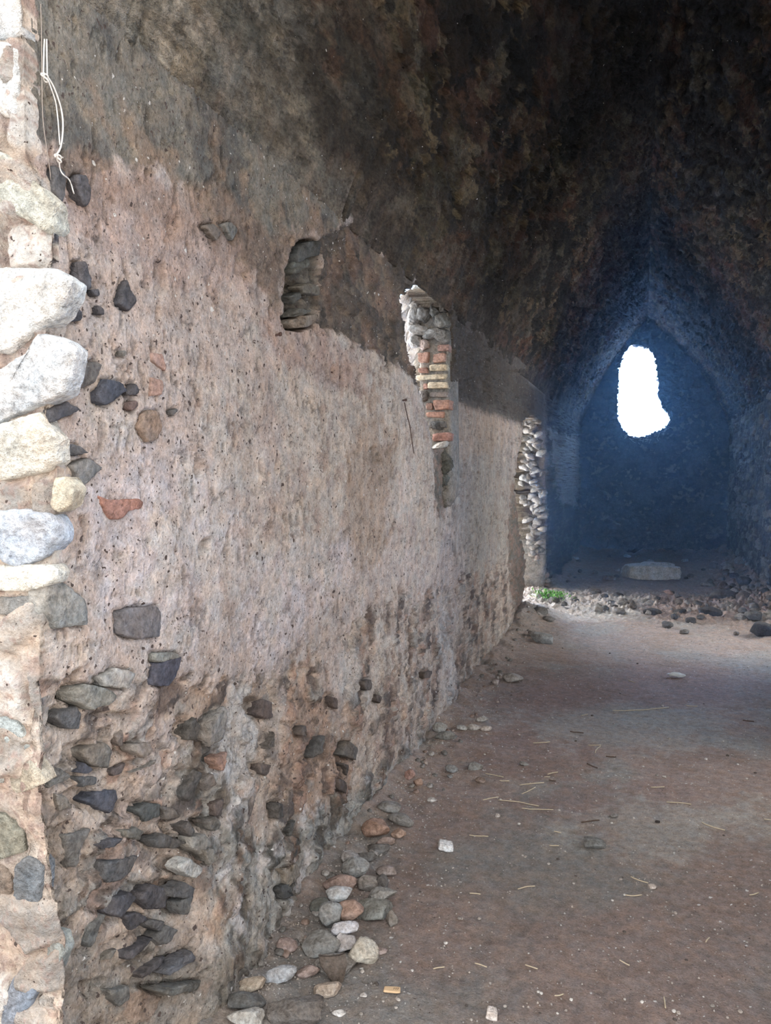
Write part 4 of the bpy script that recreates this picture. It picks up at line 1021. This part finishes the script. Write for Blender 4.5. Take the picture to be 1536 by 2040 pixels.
# the long slab at the back
def slab():
    C_ = floor_at(1294, 1152); z = depth(C_); W = 106 * z / F_PX
    V, Fc = rock_shape(310, (W, .56, .23), 5, boxy=True, rough=.07)
    u = V[:, 0] / W
    V[:, 2] *= 1 + .35 * np.clip(-u - .15, 0, 1) * -2; V[:, 2] += np.where((V[:, 2] > 0.02) & (V[:, 1] > .0) , .025, 0) * sst(u, -.1, .0)
    V[:, 1] *= 1 - .5 * np.clip(-u, 0, .5)
    V = rotz(V, math.radians(14))
    o = mesh_obj('stone_slab', V + C_ + np.array([0, .1, .09]), Fc, stone_mat((186, 190, 192)), origin=tuple(C_))
    tag(o, 'long grey stone slab lying on the ground below the bright far window', 'slab')
slab()

def colour_word(rgb):
    m = sum(rgb) / 3; w = rgb[0] - rgb[2]
    if w > 38: return 'orange-brown'
    return 'black-brown' if m < 92 else 'dark grey' if m < 106 else 'brownish' if (w > 14 and m < 140) else 'mid-grey' if m < 142 else 'tan' if w > 20 and m < 178 else 'pale' if m < 200 else 'whitish'
def size_word(s, a, b): return 'tiny' if s < a else 'small' if s < b else 'larger'
def zone_word(x, y):
    across = 'near the left wall' if x < -.55 else 'left of the middle' if x < .1 else 'right of the middle' if x < .7 else 'far to the right'
    along = 'in the foreground' if y < 2.9 else 'just beyond the foreground' if y < 4.2 else 'halfway down the hall' if y < 6.4 else 'before the rubble bank' if y < 8.3 else 'on the rubble bank' if y < 10 else 'in the dark back part'
    return along + ' ' + across
def wall_zone(y): return 'beside the stone pile' if y < 3.0 else 'beyond the pile' if y < 4.2 else 'near the wall step' if y < 5.2 else 'before the last stretch' if y < 6.6 else 'towards the doorway'
def tag_loose(o, label, cat):
    return tag(o, label, cat, label)

# rubble of the low bank and of the right-hand side, and chips along the near wall
for k in range(150):
    if k < 70: y_ = rnd.gauss(9.1, .55); x_ = rnd.uniform(XL + .1, XR - .1)
    elif k < 125: y_ = rnd.uniform(8.6, 13.5); x_ = XR - .08 - abs(rnd.gauss(0, .22))
    else: y_ = rnd.uniform(10, 15.2); x_ = rnd.uniform(XL + .1, XR - .1)
    q = to_px(np.array([[x_, y_, .05]])); 
    if not (1060 < q[0][0] < 1560): continue
    s_ = rnd.choice([.035, .05, .07, .1]) * (1.5 if 70 <= k < 125 and rnd.random() < .4 else 1)
    V, Fc = rock_shape(2000 + k, (s_ * 1.3, s_, s_ * .75), 3, planes=7, rough=.22); V = rotz(V, rnd.uniform(0, 6)); V[:, 2] -= V[:, 2].min()
    rgb = rnd.choice([(96, 92, 90), (120, 116, 112), (78, 76, 78), (140, 134, 128), (110, 98, 90)])
    org = (x_, y_, fh(x_, y_) - s_ * .08)
    o = mesh_obj('rubble_stone', V + np.array(org), Fc, stone_mat(rgb), origin=org)
    if k < 70: tag_loose(o, '%s %s rough stone %s' % (size_word(s_, .05, .08), colour_word(rgb), zone_word(x_, y_)), 'stone')
    elif k < 125: tag_loose(o, '%s %s stone at the foot of the right wall %s' % (size_word(s_, .06, .1), colour_word(rgb), 'by the rubble bank' if y_ < 10 else 'beside the slab' if y_ < 12 else 'near the far corner'), 'stone')
    else: tag_loose(o, '%s %s stone on dark ground %s the slab %s' % (size_word(s_, .05, .08), colour_word(rgb), 'before' if y_ < 11.2 else 'behind', 'to the left' if x_ < -.2 else 'to the right' if x_ > .6 else 'at centre'), 'stone')
for k in range(110):
    y_ = 2.0 + 6.2 * rnd.random() ** 1.3; x_ = XL + .03 + abs(rnd.gauss(0, .10)); s_ = rnd.uniform(.008, .026) * (1 + .06 * y_)
    V, Fc = rock_shape(2300 + k, (s_ * 1.3, s_, s_ * .7), 2, rough=.1); V = rotz(V, rnd.uniform(0, 6)); V[:, 2] -= V[:, 2].min()
    rgb = rnd.choice([(140, 132, 122), (166, 158, 150), (150, 118, 98), (120, 116, 110), (176, 150, 132)])
    org = (x_, y_, fh(x_, y_) - s_ * .05)
    tag_loose(mesh_obj('stone_chip', V + np.array(org), Fc, stone_mat(rgb), origin=org), '%s %s chip at the foot of the left wall %s' % (size_word(s_, .016, .024), colour_word(rgb), wall_zone(y_)), 'stone chip')
for k in range(150):
    px_ = rnd.uniform(620, 1530); py_ = rnd.uniform(1290, 2035)
    P_ = floor_at(px_, py_)
    if P_[0] < XL + .2: continue
    s_ = rnd.uniform(.004, .010) * (1 + .08 * P_[1]); V, Fc = rock_shape(2500 + k, (s_ * 1.3, s_, s_ * .7), 2)
    V[:, 2] -= V[:, 2].min(); rgb = rnd.choice([(196, 184, 172), (176, 160, 146), (150, 140, 130), (214, 208, 200), (96, 84, 76)])
    tag_loose(mesh_obj('pebble', V + P_, Fc, stone_mat(rgb), origin=tuple(P_)), '%s %s loose pebble %s' % (size_word(s_, .008, .012), colour_word(rgb), zone_word(P_[0], P_[1])), 'pebble')
def grit():
    V = []; Fc = []; r = np.random.RandomState(3)
    for k in range(5200):
        y_ = 1.9 + 8 * r.rand() ** 1.5; x_ = XL + .02 + (abs(r.normal(0, .16)) if r.rand() < .45 else r.rand() * 2.4)
        s_ = r.uniform(.0012, .0035) * (1 + .12 * y_); V.append((x_, y_, s_)); 
    V = np.array(V); hh = floor_h(V[:, 0], V[:, 1])[0]
    oc = np.array([(1, 0, 0), (0, 1, 0), (-1, 0, 0), (0, -1, 0), (0, 0, 1)]); out = []
    for i, (x_, y_, s_) in enumerate(V):
        b = len(out); q = oc * (s_ * r.uniform(.6, 1.4, (5, 1))); a = r.rand() * 6
        q = rotz(q, a); out.extend((q + (x_, y_, hh[i] + s_ * .3)).tolist()); Fc += [(b + j, b + (j + 1) % 4, b + 4) for j in range(4)]
    o = mesh_obj('grit', out, Fc, stone_mat((176, 164, 152)), smooth=False); o['kind'] = 'stuff'; tag(o, 'fine pale grit and crumbs strewn over the brown earth floor', 'grit')
grit()

# ------------------------------------------------------------------ straws
M_STRAW = simple_mat('dry_straw', (188, 174, 150)); M_TWIG = simple_mat('dark_twig', (84, 68, 58))
STR = [(475,630,550,625),(720,640,778,640),(775,645,752,675),(262,765,343,783),(525,782,550,782),(415,818,523,808),(425,858,485,828),(250,885,320,872),(320,885,500,912),(425,922,565,928),(1070,895,1180,905),(190,1042,275,1048),
 (910,1228,987,1256),(887,1310,960,1310),(407,1283,483,1270),(192,1302,240,1306),(1155,462,1208,466),(830,484,1080,470),(1228,985,1330,1020),(1505,970,1536,975),(1058,1765,1065,1815),(548,1088,590,1090),(1000,828,1060,826),
 (440,1622,495,1640),(215,1615,268,1632),(325,798,368,800),(860,1600,905,1625),(900,350,930,362),(690,508,718,502),(568,1025,600,1032),(1245,1520,1262,1500),(570,1760,610,1752),(540,770,585,760),(30,1640,80,1632),(1440,1310,1480,1300)]
def straw(x0, y0, x1, y1, mat, label, group, r=.0016, lift=.004):
    a = floor_at(x0, y0); b = floor_at(x1, y1); n = 9; pts = []
    side = np.array([-(b - a)[1], (b - a)[0], 0]) * rnd.uniform(-.08, .08)
    for k in range(n):
        t = k / (n - 1); p = a * (1 - t) + b * t + side * math.sin(math.pi * t); p[2] = fh(p[0], p[1]) + lift; pts.append(p)
    r = r * (1 + .12 * a[1]); o = mesh_obj('straw_stalk' if mat is M_STRAW else 'twig', *tube(pts, r, 5), mat, origin=tuple(pts[0]))
    L_ = math.hypot(x1 - x0, y1 - y0); sl = (y1 - y0) / (x1 - x0 + 1e-6)
    label = '%s %s %s %s' % ('long' if L_ > 42 else 'short' if L_ < 22 else 'mid-length', 'dry straw' if mat is M_STRAW else 'dark twig', 'lying level' if abs(sl) < .12 else 'slanting up to the right' if sl < 0 else 'slanting down to the right', zone_word(a[0], a[1]))
    return tag(o, label, 'straw' if mat is M_STRAW else 'twig', label)
for x0, y0, x1, y1 in STR:
    straw(850 + x0 / 2.239, 1200 + y0 / 2.239, 850 + x1 / 2.239, 1200 + y1 / 2.239, M_STRAW, 'thin dry straw stalk lying loose on the brown earth floor', 'dry straws lying on the floor')
for x0, y0, x1, y1 in [(800,690,845,692),(715,722,762,742),(1410,528,1460,534),(640,578,700,586),(545,795,575,800),(690,985,770,975)]:
    straw(850 + x0 / 2.239, 1200 + y0 / 2.239, 850 + x1 / 2.239, 1200 + y1 / 2.239, M_TWIG, 'short dark twig lying on the brown earth floor', 'dark twigs on the floor', .002)
a_ = floor_at(589, 1842); b_ = left_point(637, 1780) + np.array([.03, 0, 0])
tag(mesh_obj('straw_stalk', *tube(np.linspace(a_, b_, 8), .0022, 5), M_STRAW, origin=tuple(a_)), 'long straw stalk leaning against the wall beside the stone pile', 'straw')
a_ = floor_at(1335, 1349); 
V, Fc = rock_shape(71, (.14, .05, .035), 4, rough=.5, planes=14); tag(mesh_obj('crumpled_wrapper', V + floor_at(1347, 1349) + np.array([0, 0, .02]), Fc, simple_mat('clear_plastic_film', (214, 220, 222), .25, .5)), 'crumpled whitish plastic wrapper on the floor at right', 'litter')
# ------------------------------------------------------------------ green weeds in the light of the doorway
def weeds():
    r = np.random.RandomState(5); V = []; Fc = []
    for k in range(420):
        px_ = 1100 + r.normal(0, 15); py_ = 1190 + r.normal(0, 4.5) - .05 * (px_ - 1100) * -1
        P_ = floor_at(px_, min(max(py_, 1178), 1200)); L_ = r.uniform(.03, .085); a = r.rand() * 6.28; e = r.uniform(.3, 1.3); w = r.uniform(.006, .012)
        d = np.array([math.cos(a) * math.cos(e), math.sin(a) * math.cos(e), math.sin(e)]); s = np.array([-math.sin(a), math.cos(a), 0]) * w
        b = len(V); st_ = P_ + np.array([0, 0, r.uniform(0, .03)])
        V += [st_, st_ + d * L_ * .5 + s, st_ + d * L_ - [0, 0, L_ * .2], st_ + d * L_ * .5 - s]; Fc.append((b, b + 1, b + 2, b + 3))
    o = mesh_obj('weed_clump', V, Fc, simple_mat('weed_leaf', (96, 148, 66)), smooth=False, origin=tuple(floor_at(1100, 1190)))
    o['kind'] = 'stuff'; tag(o, 'low patch of green weeds growing in the light of the side doorway', 'weeds')
weeds()
def sill_twigs():
    V = []; Fc = []; r = np.random.RandomState(9)
    for k in range(46):
        t = r.rand(); px_ = 1246 + 90 * t; py_ = np.interp(px_, [1246, 1272, 1306, 1336], [866, 878, 866, 846]) + r.normal(0, 4)
        P_ = on_y(px_, py_, YE - .03); a = r.uniform(0, 6.28); L_ = r.uniform(.03, .11); q = P_ + np.array([math.cos(a) * L_, -.03, math.sin(a) * L_])
        v, f = tube(np.linspace(P_, q, 3), .003, 4); b = len(V); V += list(v); Fc += [tuple(i + b for i in ff) for ff in f]
    o = mesh_obj('dry_brush', V, Fc, simple_mat('dry_brush', (150, 146, 140)), smooth=False); o['kind'] = 'stuff'; tag(o, 'tangle of dry twigs along the sill of the far window', 'dry brush')
sill_twigs()

# ------------------------------------------------------------------ thin dusty haze in the back half of the hall
def build_haze():
    hv = [(x, y, z) for y in (5.0, YE - .1) for x, z in ((XL - .02, -.05), (XL - .02, 2.5), (APX, 4.52), (XR + .02, 2.5), (XR + .02, -.05))]
    hf = [(0, 1, 2, 3, 4), (9, 8, 7, 6, 5)] + [(i, i + 5, (i + 1) % 5 + 5, (i + 1) % 5) for i in range(5)]
    m = bpy.data.materials.new('dusty_haze'); m.use_nodes = True
    nt = m.node_tree
    for n in list(nt.nodes): nt.nodes.remove(n)
    o = nt.nodes.new('ShaderNodeOutputMaterial'); v = nt.nodes.new('ShaderNodeVolumeScatter')
    v.inputs['Color'].default_value = (*HAZE_COLOUR, 1); v.inputs['Density'].default_value = HAZE; v.inputs['Anisotropy'].default_value = 0.6
    nt.links.new(v.outputs[0], o.inputs['Volume'])
    ob = mesh_obj('haze', hv, hf, m, smooth=False)
    bm = bmesh.new(); bm.from_mesh(ob.data); bmesh.ops.recalc_face_normals(bm, faces=bm.faces); bm.to_mesh(ob.data); bm.free()
    ob['kind'] = 'stuff'; tag(ob, 'thin bluish haze of dust hanging in the back of the vaulted hall', 'haze')
if HAZE > 0: build_haze()
